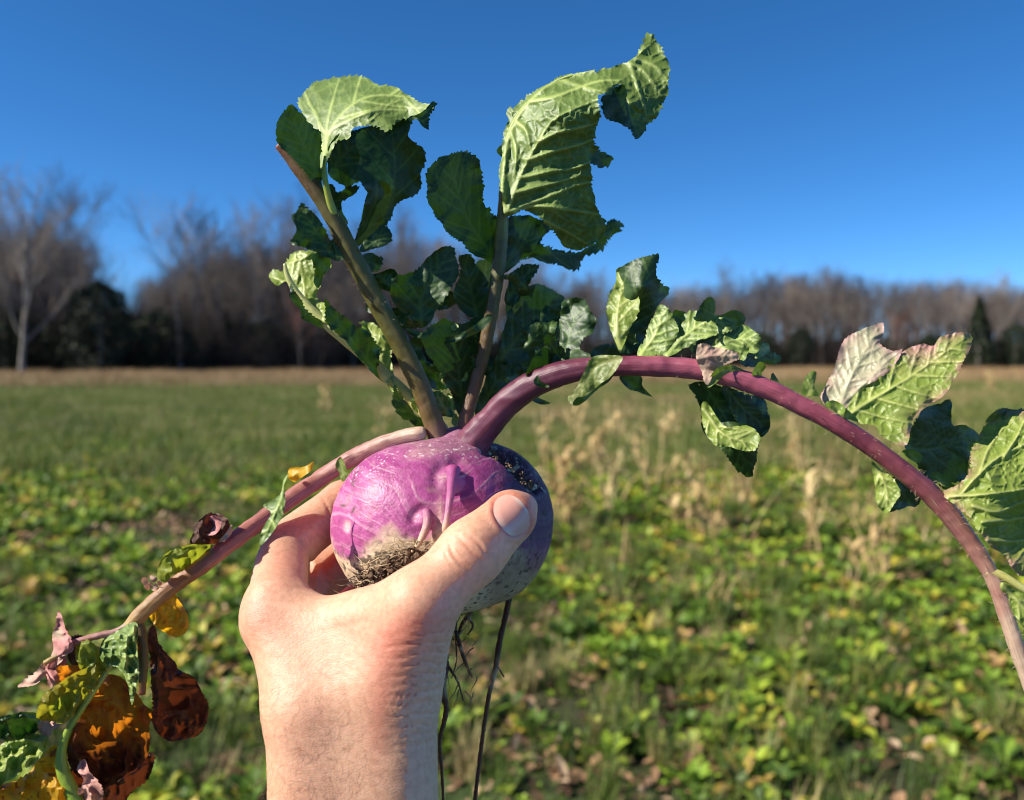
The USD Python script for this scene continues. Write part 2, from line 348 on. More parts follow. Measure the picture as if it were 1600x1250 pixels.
# undergrowth and the deep wood behind: masses nobody could count
n = 900
px = rt.uniform(-250, 1850, n); dd = rt.uniform(0.5, 30, n) ** 1.0
d = front(px) + dd
hs = rt.uniform(0.7, 1.25, n) * np.interp(px, [0, 800, 1000], [1.0, 1.0, 1.0])
bp = [(*brush(41, 7.0, 4.6, 70), 'dark_brush', False), (*brush(42, 8.5, 5.0, 70), 'brush', False), (*brush(43, 4.5, 5.0, 60), 'dark_brush', False), (*join(evergreen(44, 5.0, 5.0, 900, False)), 'needles', False)]
instancer('undergrowth', bp, np.stack([(px - 800) / FPX * d, d, 0 * d], -1), rt.uniform(0, 6.28, n), hs * np.where(px < 620, 1.15, .85), rt.integers(0, 4, n), 'dark brown leafless brush filling the foot of the wood', 'undergrowth')
n = 800
px = rt.uniform(-400, 2000, n); d = front(px) + rt.uniform(22, 70, n)
tw = bare_tree(51, 16, 0.25, 0.5, n1=8, n2=5, n3=4, n4=2); tw2 = bare_tree(52, 16, 0.35, 0.45, n1=8, n2=5, n3=4, n4=2)
hh = top_px(px) / FPX * d / 16 * rt.uniform(.7, .9, n) * np.where(px < 640, .84, .95)
instancer('deep_wood', [(*join(tw), 'brush', False), (*join(tw2), 'brush', False)], np.stack([(px - 800) / FPX * d, d, 0 * d], -1), rt.uniform(0, 6.28, n), hh, rt.integers(0, 2, n), 'dim mass of bare trees deeper inside the wood', 'wood')

# ------------------------------------------------------------------ field plants
def blade_leaf(rg, L, W, up, bend, az, stem=0.25, n=4):
    """a small leaf with a stalk, arching outwards"""
    s = np.linspace(0, 1, n + 1)
    th = up - bend * s
    r = np.cumsum(np.concatenate([[0], np.cos(th[:-1])])) * L / n; z = np.cumsum(np.concatenate([[0], np.sin(th[:-1])])) * L / n
    w = W / 2 * np.where(s < stem, 0.10, np.sin(np.clip((s - stem) / (1 - stem), 0, 1) ** 0.8 * np.pi) ** 0.7 + 0.06)
    c = np.stack([r, 0 * r, z], -1); nrm = np.array([0, 1, 0])
    l = c + w[:, None] * nrm + np.array([0, 0, 1]) * w[:, None] * 0.3; q = c - w[:, None] * nrm + np.array([0, 0, 1]) * w[:, None] * 0.3
    v = np.stack([l, c, q], 1).reshape(-1, 3)
    f = []
    for k in range(n):
        b = k * 3
        f += [[b, b + 3, b + 4], [b, b + 4, b + 1], [b + 1, b + 4, b + 5], [b + 1, b + 5, b + 2]]
    ca, sa = math.cos(az), math.sin(az)
    v = np.stack([v[:, 0] * ca - v[:, 1] * sa, v[:, 0] * sa + v[:, 1] * ca, v[:, 2]], -1)
    return v, np.array(f)
def rosette(seed, n, L, W):
    rg = np.random.default_rng(seed)
    return join([blade_leaf(rg, L * rg.uniform(.6, 1.1), W * rg.uniform(.7, 1.2), rg.uniform(.5, 1.35), rg.uniform(.4, 1.5), k * 2.4 + rg.uniform(-.4, .4), rg.uniform(.2, .5)) for k in range(n)])
def tuft(seed, n, L, W, spread=0.35, base=0.03, nn=3):
    rg = np.random.default_rng(seed); out = []
    for k in range(n):
        v, f = blade_leaf(rg, L * rg.uniform(.55, 1.1), W, rg.uniform(1.57 - spread * 1.6, 1.57), rg.uniform(0, spread * 2.2), rg.uniform(0, 6.28), -0.6, nn)
        out.append((v + [*rg.normal(0, base, 2), 0], f))
    return join(out)
def litter_piece(seed):
    rg = np.random.default_rng(seed)
    return join([(blade_leaf(rg, rg.uniform(.05, .10), rg.uniform(.03, .05), rg.uniform(0, .5), rg.uniform(-.9, .9), rg.uniform(0, 6.28), 0.05)[0] + [*rg.normal(0, .06, 2), .015], blade_leaf(rg, .1, .04, 0, 0, 0)[1]) for _ in range(6)])
WEEDS = [rosette(61, 11, .085, .036), rosette(62, 9, .11, .040), rosette(63, 14, .07, .032), rosette(64, 8, .13, .042), rosette(65, 16, .055, .030)]
weed_protos = [proto(f'weed_{k:03d}', [('leaves', w, 'weed_leaves', True)]) for k, w in enumerate(WEEDS)]
GRASS = [tuft(71, 34, .20, .006), tuft(72, 26, .28, .006), tuft(73, 44, .13, .005, 0.5, 0.05)]
PATCH = [tuft(74, 60, .26, .012, .4, .35, 2), tuft(75, 60, .20, .012, .5, .4, 2)]
TAN = [tuft(76, 60, .8, .018, .35, .45, 2), tuft(77, 50, .55, .018, .5, .5, 2)]
STRAW = [tuft(78, 7, .30, .009, .6, .08), tuft(79, 5, .45, .010, .5, .06)]
def scatter(n, d0, d1, power=1.0, pad=6):
    half = math.radians(31 + pad)
    u = rt.uniform(0, 1, n)
    d = (d0 ** (2 * power) + u * (d1 ** (2 * power) - d0 ** (2 * power))) ** (1 / (2 * power))
    a = rt.uniform(-half, half, n)
    x, y = d * np.tan(a), d
    return np.stack([x, y, ground_height(x, y)], -1)
def cover(p, seed, s):
    return noise(np.stack([p[:, 0] * s, p[:, 1] * s, 0 * p[:, 0]], -1), seed)
# leafy weeds: the nearest ones one by one
pw = scatter(30000, 2.6, 18)
pw = pw[cover(pw, 3, 0.6) + 0.5 * cover(pw, 4, 2.6) > 0.49]
order = np.argsort(pw[:, 1]); pw = pw[order]
near = pw[:280]; rest = pw[280:]
for k, q in enumerate(near):
    s = rt.uniform(.7, 1.3)
    place('leafy_weed', weed_protos[rt.integers(5)], q, rt.uniform(0, 6.28), s, 'low green leafy weed among the near ground cover below the turnip', 'weed', 'leafy weeds of the near field')
n = len(rest)
instancer('weed_cover', [(*w, 'weed_leaves', True) for w in WEEDS], rest, rt.uniform(0, 6.28, n), rt.uniform(.7, 1.35, n), rt.integers(0, 5, n), 'low leafy green weeds covering the field farther off', 'weeds')
pk = scatter(9000, 2.6, 13); n = len(pk)
instancer('clover', [(*WEEDS[4], 'weed_leaves', True), (*WEEDS[2], 'weed_leaves', True)], pk, rt.uniform(0, 6.28, n), rt.uniform(.35, .8, n), rt.integers(0, 2, n), 'tiny seedlings and clover between the larger weeds', 'ground cover')
pd = scatter(9000, 12, 60); k_ = pd[:, 0] / pd[:, 1]; pd = pd[(k_ > -.15) & (cover(pd, 21, .16) + .3 * cover(pd, 22, .6) > .78)]; n = len(pd)
instancer('dry_patches', [(*tuft(83, 50, .8, .020, .5, .45, 2), 'tan_grass', True), (*tuft(84, 40, .6, .020, .5, .5, 2), 'straw', True)], pd, rt.uniform(0, 6.28, n), rt.uniform(.25, .6, n), rt.integers(0, 2, n), 'patches of dead tan grass in the right of the meadow', 'grass')
pm = scatter(15000, 14, 45); pm = pm[(cover(pm, 8, 0.3) > 0.4) | (pm[:, 0] < -3)]; n = len(pm)
instancer('weed_cover', [(*w, 'weed_leaves', True) for w in WEEDS], pm, rt.uniform(0, 6.28, n), rt.uniform(.9, 1.6, n), rt.integers(0, 5, n), 'far dark green weeds in the left part of the field', 'weeds')
pg = scatter(9000, 2.6, 22); pg = pg[cover(pg, 9, 0.7) > 0.42]; n = len(pg)
instancer('grass', [(*w, 'grass_blades', True) for w in GRASS], pg, rt.uniform(0, 6.28, n), rt.uniform(.6, 1.2, n), rt.integers(0, 3, n), 'green grass tufts growing between the weeds', 'grass')
pg = scatter(22000, 12, 70); n = len(pg)
instancer('meadow_grass', [(*w, 'grass_blades', True) for w in PATCH], pg, rt.uniform(0, 6.28, n), rt.uniform(.8, 1.4, n), rt.integers(0, 2, n), 'green meadow grass of the middle field', 'grass')
pt = scatter(9000, 45, 128, 1.0); k_ = pt[:, 0] / pt[:, 1]
pt = pt[(pt[:, 1] > np.interp(k_, [-.7, -.1, 0.1, .7], [43, 42, 50, 56])) & (pt[:, 1] < front(800 + FPX * k_) + 4)]; n = len(pt)
instancer('tan_grass', [(*w, 'tan_grass', True) for w in TAN], pt, rt.uniform(0, 6.28, n), rt.uniform(.5, 1.2, n), rt.integers(0, 2, n), 'strip of dry tan grass along the foot of the wood', 'grass')
pl = scatter(5500, 2.6, 14); n = len(pl)
instancer('leaf_litter', [(*litter_piece(81), 'litter', False), (*litter_piece(82), 'litter', False)], pl, rt.uniform(0, 6.28, n), rt.uniform(.5, 1.2, n), rt.integers(0, 2, n), 'fallen brown leaves and crumbs on the soil', 'leaf litter')
ps = scatter(3600, 5, 50); k_ = ps[:, 0] / ps[:, 1]; ps = ps[(k_ > -0.12) & (cover(ps, 14, .5) > .35)]; n = len(ps)
instancer('straw', [(*w, 'straw', True) for w in STRAW], ps, rt.uniform(0, 6.28, n), rt.uniform(.6, 1.5, n), rt.integers(0, 2, n), 'thin dry straw blades standing in the right of the field', 'straw')
# dry stalk clumps, each of its own
def dry_clump(seed, h, n):
    rg = np.random.default_rng(seed); st, lv = [], []
    for k in range(n):
        p = np.array([*rg.normal(0, .035, 2), 0]); d = np.array([*rg.normal(0, .16, 2), 1.0]); L = h * rg.uniform(.55, 1)
        pts = catmull(np.array([p, p + d * L * .5, p + d * L + [*rg.normal(0, .05, 2), 0]]), 3)
        st.append(tube(pts, np.linspace(.009, .005, len(pts)), 4)[:2])
        for j in range(4):
            s = rg.uniform(.25, 1); q = p + d * L * s
            v, f = blade_leaf(rg, h * rg.uniform(.25, .5), rg.uniform(.022, .042), rg.uniform(.7, 1.4), rg.uniform(1.5, 3.0), rg.uniform(0, 6.28), -.3, 5)
            lv.append((v + q, f))
    return proto(f'dry_stalks_{seed:03d}', [('stalks', join(st), 'straw', True), ('blades', join(lv), 'straw', True)])
clumps = [dry_clump(91, .75, 4), dry_clump(92, .55, 6), dry_clump(93, .95, 3), dry_clump(94, .6, 9)]
for px, py, k, s, lab in [(1372, 912, 1, .85, 'pale dry grass clump under the short hanging leaf on the right'), (1275, 862, 0, .9, 'dry straw-coloured stalk standing left of the pale drooping clump'),
        (1085, 835, 1, 1.0, 'dry bent clump of grass below the long hanging leaf'), (1165, 800, 3, .8, 'dry grass clump right of the hanging leaf tip'),
        (1020, 770, 2, .95, 'tall single dry stalk below the arching stem'), (950, 805, 0, .8, 'dry branching stalk right of the turnip, forked low'),
        (885, 830, 3, 1.1, 'dense dry clump just right of the turnip'), (850, 730, 0, 1.0, 'dry grass clump behind the shoulder of the turnip'),
        (905, 705, 0, 1.0, 'dry clump under the purple stem where a yellow flap hangs'), (965, 690, 1, 1.2, 'low dry clump farther back under the arching stem'),
        (930, 745, 3, 1.0, 'broad dry clump between the turnip and the tall single stalk'), (1050, 690, 1, 1.2, 'far dry clump left of the hanging leaf'),
        (1250, 740, 1, 1.1, 'small dry clump in the green patch under the right of the stem'), (1235, 700, 0, 1.0, 'thin dry stalk in the green grass right of the hanging leaf'),
        (640, 640, 1, 1.3, 'dry clump between the stalks, far behind the hand'), (590, 690, 2, .8, 'dry thin stalks left of the turnip crown'),
        (510, 650, 1, 1.2, 'far dry clump at the left of the leaf stalks'), (1120, 850, 0, .7, 'small leaning dry stalk near the dry bent clump'),
        (835, 860, 1, .9, 'dry tuft at the right side of the turnip'), (1420, 660, 3, 1.0, 'dry clump below the dark right-hand leaf, far off'), (1550, 615, 3, 1.5, 'dry pale clump near the right edge by the far strip')]:
    d = 1.6 * FPX / (py - 562)
    place('dry_grass_clump', clumps[k], gpos(px, d), px * .37, s * 1.25, lab, 'dry grass', None)
# ------------------------------------------------------------------ foreground materials
mat('skin', {'g': ('geometry', {}), 'at': ('attribute', {'attribute': 'flush'}), 'n': ('noise_texture', {'scale': 55.0, 'detail': 5.0, 'roughness': 0.6}), 'n2': ('noise_texture', {'scale': 420.0, 'detail': 3.0}),
             'c1': ('mix_color', {'a': (0.53, 0.290, 0.178), 'b': (0.60, 0.355, 0.230)}), 'c2': ('mix_color', {'b': (0.50, 0.19, 0.125)}),
             'sp': ('rgb_ramp', {'ramp': [(0.35, (0.90, 0.86, 0.84)), (0.6, (1.04, 1.03, 1.03))]}), 'mu': ('mix_color', {'blend_type': 'multiply', 'fac': 1.0, 'use_clamp': False}),
             'v': ('voronoi_texture', {'scale': 900.0, 'feature': 'distance_to_edge'}), 'mp': ('mapping', {'scale': (0.55, 1.0, 1.9), 'rotation': (0.0, 0.35, 0.0)}),
             'vm': ('math', {'math_type': 'minimum', 'value2': 0.25}), 'w': ('noise_texture', {'scale': 190.0, 'detail': 4.0, 'roughness': 0.6}), 'wm': ('mapping', {'scale': (0.35, 1.0, 2.6), 'rotation': (0.0, 0.2, 0.0)}),
             'h': ('math', {'math_type': 'multiply_add', 'value2': 1.6}), 'bp': ('bump', {'strength': 0.26, 'distance': 0.0006}),
             'p': ('principled_bsdf', {'roughness': 0.50, 'specular_ior_level': 0.40, 'subsurface_weight': 0.30, 'subsurface_scale': 0.004, 'subsurface_radius': (1.0, 0.32, 0.17)})},
    [('g.position', 'n.vector'), ('g.position', 'n2.vector'), ('g.position', 'mp.vector'), ('mp.vector', 'v.vector'), ('g.position', 'wm.vector'), ('wm.vector', 'w.vector'),
     ('n.fac', 'c1.fac'), ('at.fac', 'c2.fac'), ('c1.result', 'c2.a'), ('n2.fac', 'sp.fac'), ('c2.result', 'mu.a'), ('sp.color', 'mu.b'), ('mu.result', 'p.base_color'),
     ('v.distance', 'vm.value1'), ('vm.value', 'h.value1'), ('w.fac', 'h.value3'), ('h.value', 'bp.height'), ('bp.normal', 'p.normal')])
mat('nail', {'g': ('geometry', {}), 'at': ('attribute', {'attribute': 'tip'}), 'n': ('noise_texture', {'scale': 260.0, 'detail': 3.0}), 'c': ('mix_color', {'a': (0.60, 0.29, 0.225), 'b': (0.70, 0.50, 0.40)}),
             'bp': ('bump', {'strength': 0.15, 'distance': 0.0004}), 'p': ('principled_bsdf', {'roughness': 0.30, 'specular_ior_level': 0.5, 'subsurface_weight': 0.2, 'subsurface_scale': 0.002})},
    [('g.position', 'n.vector'), ('at.fac', 'c.fac'), ('c.result', 'p.base_color'), ('n.fac', 'bp.height'), ('bp.normal', 'p.normal')])
mat('arm_hair', {'p': ('principled_bsdf', {'base_color': (0.10, 0.055, 0.030), 'roughness': 0.5})}, [])
mat('turnip_skin', {'g': ('geometry', {}), 'at': ('attribute', {'attribute': 'skin_colour'}), 'n': ('noise_texture', {'scale': 320.0, 'detail': 5.0, 'roughness': 0.65}),
                    'sp': ('rgb_ramp', {'ramp': [(0.32, (0.72, 0.66, 0.66)), (0.52, (1.0, 1.0, 1.0)), (0.72, (1.12, 1.15, 1.12))]}), 'mu': ('mix_color', {'blend_type': 'multiply', 'fac': 1.0, 'use_clamp': False}),
                    'n2': ('noise_texture', {'scale': 900.0, 'detail': 3.0}), 'dm': ('attribute', {'attribute': 'dirt'}), 'ro': ('map_range', {'from_min': 0.0, 'from_max': 1.0, 'to_min': 0.45, 'to_max': 0.88}),
                    'bp': ('bump', {'strength': 0.42, 'distance': 0.0006}), 'p': ('principled_bsdf', {'specular_ior_level': 0.38, 'subsurface_weight': 0.12, 'subsurface_scale': 0.003, 'subsurface_radius': (1.0, 0.5, 0.6)})},
    [('g.position', 'n.vector'), ('g.position', 'n2.vector'), ('n.fac', 'sp.fac'), ('at.color', 'mu.a'), ('sp.color', 'mu.b'), ('mu.result', 'p.base_color'), ('n2.fac', 'bp.height'), ('bp.normal', 'p.normal'),
     ('dm.fac', 'ro.value'), ('ro.result', 'p.roughness')])
def stalk_mat(name, stops, fibre=(0.75, 1.2), rough=0.42, trans=0.0):
    mat(name, {'uv': ('texture_coordinate', {}), 'm': ('mapping', {'scale': (5.0, 14.0, 1.0)}), 'n': ('noise_texture', {'scale': 3.0, 'detail': 5.0, 'roughness': 0.6}), 's': ('separate_xyz', {}),
               'r': ('rgb_ramp', {'ramp': stops}), 'g': ('geometry', {}), 'r2': ('rgb_ramp', {'ramp': [(0.3, (fibre[0],) * 3), (0.7, (fibre[1],) * 3)]}),
               'n3': ('noise_texture', {'scale': 90.0, 'detail': 3.0}), 'off': ('math', {'math_type': 'multiply_add', 'value2': 0.30}), 'sb': ('math', {'math_type': 'subtract', 'value2': 0.15}),
               'mu': ('mix_color', {'blend_type': 'multiply', 'fac': 1.0, 'use_clamp': False}), 'bp': ('bump', {'strength': 0.35, 'distance': 0.0008}),
               'p': ('principled_bsdf', {'roughness': rough, 'specular_ior_level': 0.5, 'subsurface_weight': 0.12, 'subsurface_scale': 0.002})},
        [('uv.UV', 'm.vector'), ('m.vector', 'n.vector'), ('uv.UV', 's.vector'), ('g.position', 'n3.vector'), ('n3.fac', 'off.value1'), ('s.x', 'off.value3'), ('off.value', 'sb.value1'), ('sb.value', 'r.fac'),
         ('n.fac', 'r2.fac'), ('r.color', 'mu.a'), ('r2.color', 'mu.b'), ('mu.result', 'p.base_color'), ('n.fac', 'bp.height'), ('bp.normal', 'p.normal')])
stalk_mat('purple_stalk', [(0.0, (0.15, 0.04, 0.07)), (0.10, (0.085, 0.016, 0.036)), (0.22, (0.12, 0.022, 0.045)), (0.36, (0.34, 0.085, 0.125)), (0.44, (0.30, 0.07, 0.105)), (0.55, (0.17, 0.034, 0.055)), (0.66, (0.22, 0.065, 0.07)), (0.78, (0.36, 0.19, 0.145)), (0.88, (0.46, 0.32, 0.23)), (1.0, (0.48, 0.34, 0.24))], (0.7, 1.25))
stalk_mat('olive_stalk', [(0.0, (0.20, 0.11, 0.07)), (0.12, (0.12, 0.080, 0.024)), (0.4, (0.085, 0.080, 0.015)), (0.8, (0.085, 0.070, 0.015)), (0.92, (0.10, 0.05, 0.016)), (1.0, (0.12, 0.04, 0.016))])
stalk_mat('green_stalk', [(0.0, (0.16, 0.07, 0.04)), (0.2, (0.095, 0.055, 0.015)), (0.45, (0.07, 0.064, 0.011)), (0.56, (0.16, 0.17, 0.03)), (0.7, (0.34, 0.40, 0.08)), (1.0, (0.36, 0.42, 0.12))])
stalk_mat('yellow_stalk', [(0.0, (0.36, 0.24, 0.14)), (0.25, (0.46, 0.42, 0.12)), (1.0, (0.50, 0.52, 0.20))])
stalk_mat('pink_stalk', [(0.0, (0.46, 0.32, 0.23)), (0.2, (0.34, 0.16, 0.13)), (0.6, (0.28, 0.10, 0.075)), (0.8, (0.22, 0.085, 0.035)), (1.0, (0.32, 0.22, 0.06))], (0.45, 1.5))
stalk_mat('lime_stalk', [(0.0, (0.30, 0.34, 0.06)), (0.5, (0.20, 0.29, 0.025)), (1.0, (0.17, 0.26, 0.02))])
stalk_mat('pale_root', [(0.0, (0.34, 0.09, 0.19)), (0.35, (0.40, 0.20, 0.18)), (0.6, (0.52, 0.38, 0.20)), (1.0, (0.40, 0.29, 0.15))])
stalk_mat('purple_root', [(0.0, (0.30, 0.05, 0.18)), (0.6, (0.34, 0.10, 0.20)), (1.0, (0.52, 0.36, 0.22))])
stalk_mat('dark_root', [(0.0, (0.05, 0.035, 0.022)), (0.33, (0.06, 0.04, 0.022)), (0.42, (0.42, 0.33, 0.20)), (0.50, (0.09, 0.06, 0.03)), (1.0, (0.055, 0.036, 0.022))], (0.5, 1.3), 0.8)
plain('root_threads', (0.14, 0.085, 0.045), (0.52, 0.38, 0.22), 160.0, 0.8)
plain('soil_crumbs', (0.05, 0.03, 0.018), (0.20, 0.13, 0.075), 300.0, 0.95)
def leaf_mat(name, upper, under, vein_up, vein_under, aged, trans=0.35, tcol=None, rough=0.45):
    mat(name, {'g': ('geometry', {}), 've': ('attribute', {'attribute': 'vein'}), 'ag': ('attribute', {'attribute': 'aged'}), 'n': ('noise_texture', {'scale': 95.0, 'detail': 5.0, 'roughness': 0.6}),
               'k': ('rgb_ramp', {'ramp': [(0.30, (0.70, 0.74, 0.70)), (0.7, (1.22, 1.18, 1.2))]}), 'up': ('mix_color', {'a': upper, 'b': vein_up}), 'un': ('mix_color', {'a': under, 'b': vein_under}),
               's': ('mix_color', {}), 'a': ('mix_color', {'b': aged}), 'mu': ('mix_color', {'blend_type': 'multiply', 'fac': 1.0, 'use_clamp': False}),
               'n2': ('noise_texture', {'scale': 700.0, 'detail': 2.0}), 'bp': ('bump', {'strength': 0.25, 'distance': 0.0004}), 'tc': ('mix_color', {'a': tcol or (0.16, 0.30, 0.02), 'b': aged}),
               'p': ('principled_bsdf', {'roughness': rough, 'specular_ior_level': 0.45}), 't': ('translucent_bsdf', {}), 'mx': ('mix_closure', {'fac': trans})},
        [('g.position', 'n.vector'), ('g.position', 'n2.vector'), ('n.fac', 'k.fac'), ('ve.fac', 'up.fac'), ('ve.fac', 'un.fac'), ('up.result', 's.a'), ('un.result', 's.b'), ('g.backfacing', 's.fac'),
         ('s.result', 'a.a'), ('ag.fac', 'a.fac'), ('a.result', 'mu.a'), ('k.color', 'mu.b'), ('mu.result', 'p.base_color'), ('n2.fac', 'bp.height'), ('bp.normal', 'p.normal'), ('bp.normal', 't.normal'),
         ('ag.fac', 'tc.fac'), ('tc.result', 't.color'), ('p.BSDF', 'mx.closure1'), ('t.BSDF', 'mx.closure2')], surface='mx.closure')
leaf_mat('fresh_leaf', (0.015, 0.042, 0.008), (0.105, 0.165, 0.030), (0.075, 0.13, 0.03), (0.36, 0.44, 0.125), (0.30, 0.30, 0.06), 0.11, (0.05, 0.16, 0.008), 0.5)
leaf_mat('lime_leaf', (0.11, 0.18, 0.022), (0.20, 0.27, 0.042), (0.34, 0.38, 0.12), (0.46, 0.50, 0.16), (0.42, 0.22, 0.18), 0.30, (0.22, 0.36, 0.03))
leaf_mat('pink_leaf', (0.28, 0.27, 0.14), (0.40, 0.38, 0.24), (0.42, 0.40, 0.22), (0.50, 0.48, 0.30), (0.38, 0.20, 0.20), 0.25, (0.28, 0.30, 0.08))
leaf_mat('orange_leaf', (0.22, 0.075, 0.010), (0.26, 0.10, 0.015), (0.26, 0.17, 0.02), (0.30, 0.20, 0.03), (0.07, 0.016, 0.006), 0.50, (0.80, 0.25, 0.01), 0.62)
leaf_mat('yellow_leaf', (0.62, 0.36, 0.02), (0.62, 0.38, 0.04), (0.60, 0.45, 0.06), (0.60, 0.45, 0.08), (0.35, 0.12, 0.02), 0.5, (0.90, 0.50, 0.01))
leaf_mat('brown_leaf', (0.035, 0.014, 0.008), (0.06, 0.022, 0.012), (0.06, 0.035, 0.012), (0.08, 0.05, 0.02), (0.16, 0.035, 0.012), 0.22, (0.16, 0.03, 0.006), 0.65)
leaf_mat('dry_leaf', (0.42, 0.30, 0.20), (0.46, 0.34, 0.24), (0.50, 0.38, 0.26), (0.50, 0.38, 0.26), (0.50, 0.21, 0.19), 0.2, (0.45, 0.26, 0.14), 0.7)
leaf_mat('yellowgreen_leaf', (0.16, 0.20, 0.02), (0.26, 0.30, 0.05), (0.30, 0.34, 0.05), (0.42, 0.46, 0.12), (0.40, 0.20, 0.02), 0.45, (0.34, 0.38, 0.02))

# ------------------------------------------------------------------ signed distance shapes -> smooth meshes
def cone_sd(q, a, b, ra, rb):
    ba = b - a; t = np.clip(((q - a) @ ba) / (ba @ ba), 0, 1)
    return np.linalg.norm(q - a - t[:, None] * ba, axis=1) - (ra + (rb - ra) * t)
def tri_sd(q, a, b, c, ra, rb, rc):
    """distance to a filled triangle whose thickness runs between its corners"""
    e0, e1 = b - a, c - a; w = q - a
    d00, d01, d11 = e0 @ e0, e0 @ e1, e1 @ e1; d20, d21 = w @ e0, w @ e1; den = d00 * d11 - d01 * d01
    v = (d11 * d20 - d01 * d21) / den; u = (d00 * d21 - d01 * d20) / den
    inside = (v >= 0) & (u >= 0) & (u + v <= 1)
    p = a + v[:, None] * e0 + u[:, None] * e1
    s = np.linalg.norm(q - p, axis=1) - (ra * (1 - u - v) + rb * v + rc * u)
    edge = np.minimum(np.minimum(cone_sd(q, a, b, ra, rb), cone_sd(q, b, c, rb, rc)), cone_sd(q, a, c, ra, rc))
    return np.where(inside, np.minimum(s, edge), edge)
def ell_sd(q, c, r, M=None):
    w = q - c
    if M is not None: w = w @ M
    k0 = np.linalg.norm(w / r, axis=1); k1 = np.linalg.norm(w / (r * r), axis=1)
    return k0 * (k0 - 1) / np.maximum(k1, 1e-9)
def smin(a, b, k):
    h = np.maximum(k - np.abs(a - b), 0) / k
    return np.minimum(a, b) - h * h * h * k / 6
def surface_nets(fn, lo, hi, h):
    n = np.ceil((hi - lo) / h).astype(int) + 1
    g = np.stack(np.meshgrid(*[lo[k] + h * np.arange(n[k]) for k in range(3)], indexing='ij'), -1)
    F = fn(g.reshape(-1, 3)).reshape(n)
    S = F < 0
    idx = [(i, j, k) for i in (0, 1) for j in (0, 1) for k in (0, 1)]
    def corner(A, o): return A[o[0]:n[0] - 1 + o[0], o[1]:n[1] - 1 + o[1], o[2]:n[2] - 1 + o[2]]
    cnt = sum(corner(S, o).astype(int) for o in idx)
    mixed = (cnt > 0) & (cnt < 8)
    cid = -np.ones(mixed.shape, int); cid[mixed] = np.arange(mixed.sum())
    cells = np.argwhere(mixed)
    acc, num = np.zeros((len(cells), 3)), np.zeros(len(cells))
    for o in idx:
        for ax in range(3):
            if o[ax]: continue
            o2 = list(o); o2[ax] = 1
            f1 = F[tuple((cells + o).T)]; f2 = F[tuple((cells + o2).T)]
            x = (f1 < 0) != (f2 < 0)
            t = np.where(x, f1 / np.where(x, f1 - f2, 1), 0)
            pt = cells + np.array(o, float); pt[:, ax] += t
            acc[x] += pt[x]; num[x] += 1
    v = lo + h * acc / num[:, None]
    faces = []
    for ax in range(3):
        b, c = [(1, 2), (2, 0), (0, 1)][ax]
        s1 = [slice(None)] * 3; s2 = [slice(None)] * 3; s1[ax] = slice(0, -1); s2[ax] = slice(1, None)
        x = S[tuple(s1)] != S[tuple(s2)]
        e = np.argwhere(x); e = e[(e[:, b] > 0) & (e[:, c] > 0) & (e[:, b] < n[b] - 1) & (e[:, c] < n[c] - 1)]
        db, dc = np.eye(3, dtype=int)[b], np.eye(3, dtype=int)[c]
        q = np.stack([cid[tuple((e - db - dc).T)], cid[tuple((e - dc).T)], cid[tuple(e.T)], cid[tuple((e - db).T)]], 1)
        flip = ~S[tuple(e.T)]
        q[flip] = q[flip][:, ::-1]
        faces.append(q)
    q = np.vstack(faces); q = q[(q >= 0).all(1)]
    f = np.vstack([q[:, [0, 1, 2]], q[:, [0, 2, 3]]])
    return v, f
def grad(fn, v, e=2e-4):
    g = np.stack([fn(v + e * np.eye(3)[k]) - fn(v - e * np.eye(3)[k]) for k in range(3)], 1)
    return g / np.maximum(np.linalg.norm(g, axis=1, keepdims=True), 1e-9)
def solid(fn, lo, hi, h, sub=1):
    v, f = surface_nets(fn, np.asarray(lo, float), np.asarray(hi, float), h)
    m = trimesh.Trimesh(v, f, process=False)
    trimesh.smoothing.filter_taubin(m, iterations=6)
    for _ in range(sub):
        v, f = trimesh.remesh.subdivide(np.array(m.vertices), np.array(m.faces))
        m = trimesh.Trimesh(v, f, process=False)
    v = np.array(m.vertices)
    for _ in range(2): v = v - fn(v)[:, None] * grad(fn, v)
    return v, np.array(m.faces)
def march(fn, px, py, d0=0.27):
    """depth at which the view ray through a pixel meets the shape"""
    px, py = np.atleast_1d(np.asarray(px, float)), np.atleast_1d(np.asarray(py, float))
    d = np.full(len(px), d0)
    for _ in range(60):
        d = d + 0.9 * fn(P(px, py, d))
    return d
def J(px, py, d, r): return P(px, py, d), r * d / FPX
def bump_at(x, y, cx, cy, sx_, sy_, ang=0.0):
    c, s = math.cos(ang), math.sin(ang); u = (x - cx) * c + (y - cy) * s; v = -(x - cx) * s + (y - cy) * c
    return np.exp(-(u / sx_) ** 2 - (v / sy_) ** 2)
def line_dist(x, y, pts):
    p = resample(catmull(np.asarray(pts, float), 10), 1.5)
    d, i = cKDTree(p[:, :2]).query(np.stack([x, y], 1))
    return d, i / max(1, len(p) - 1)

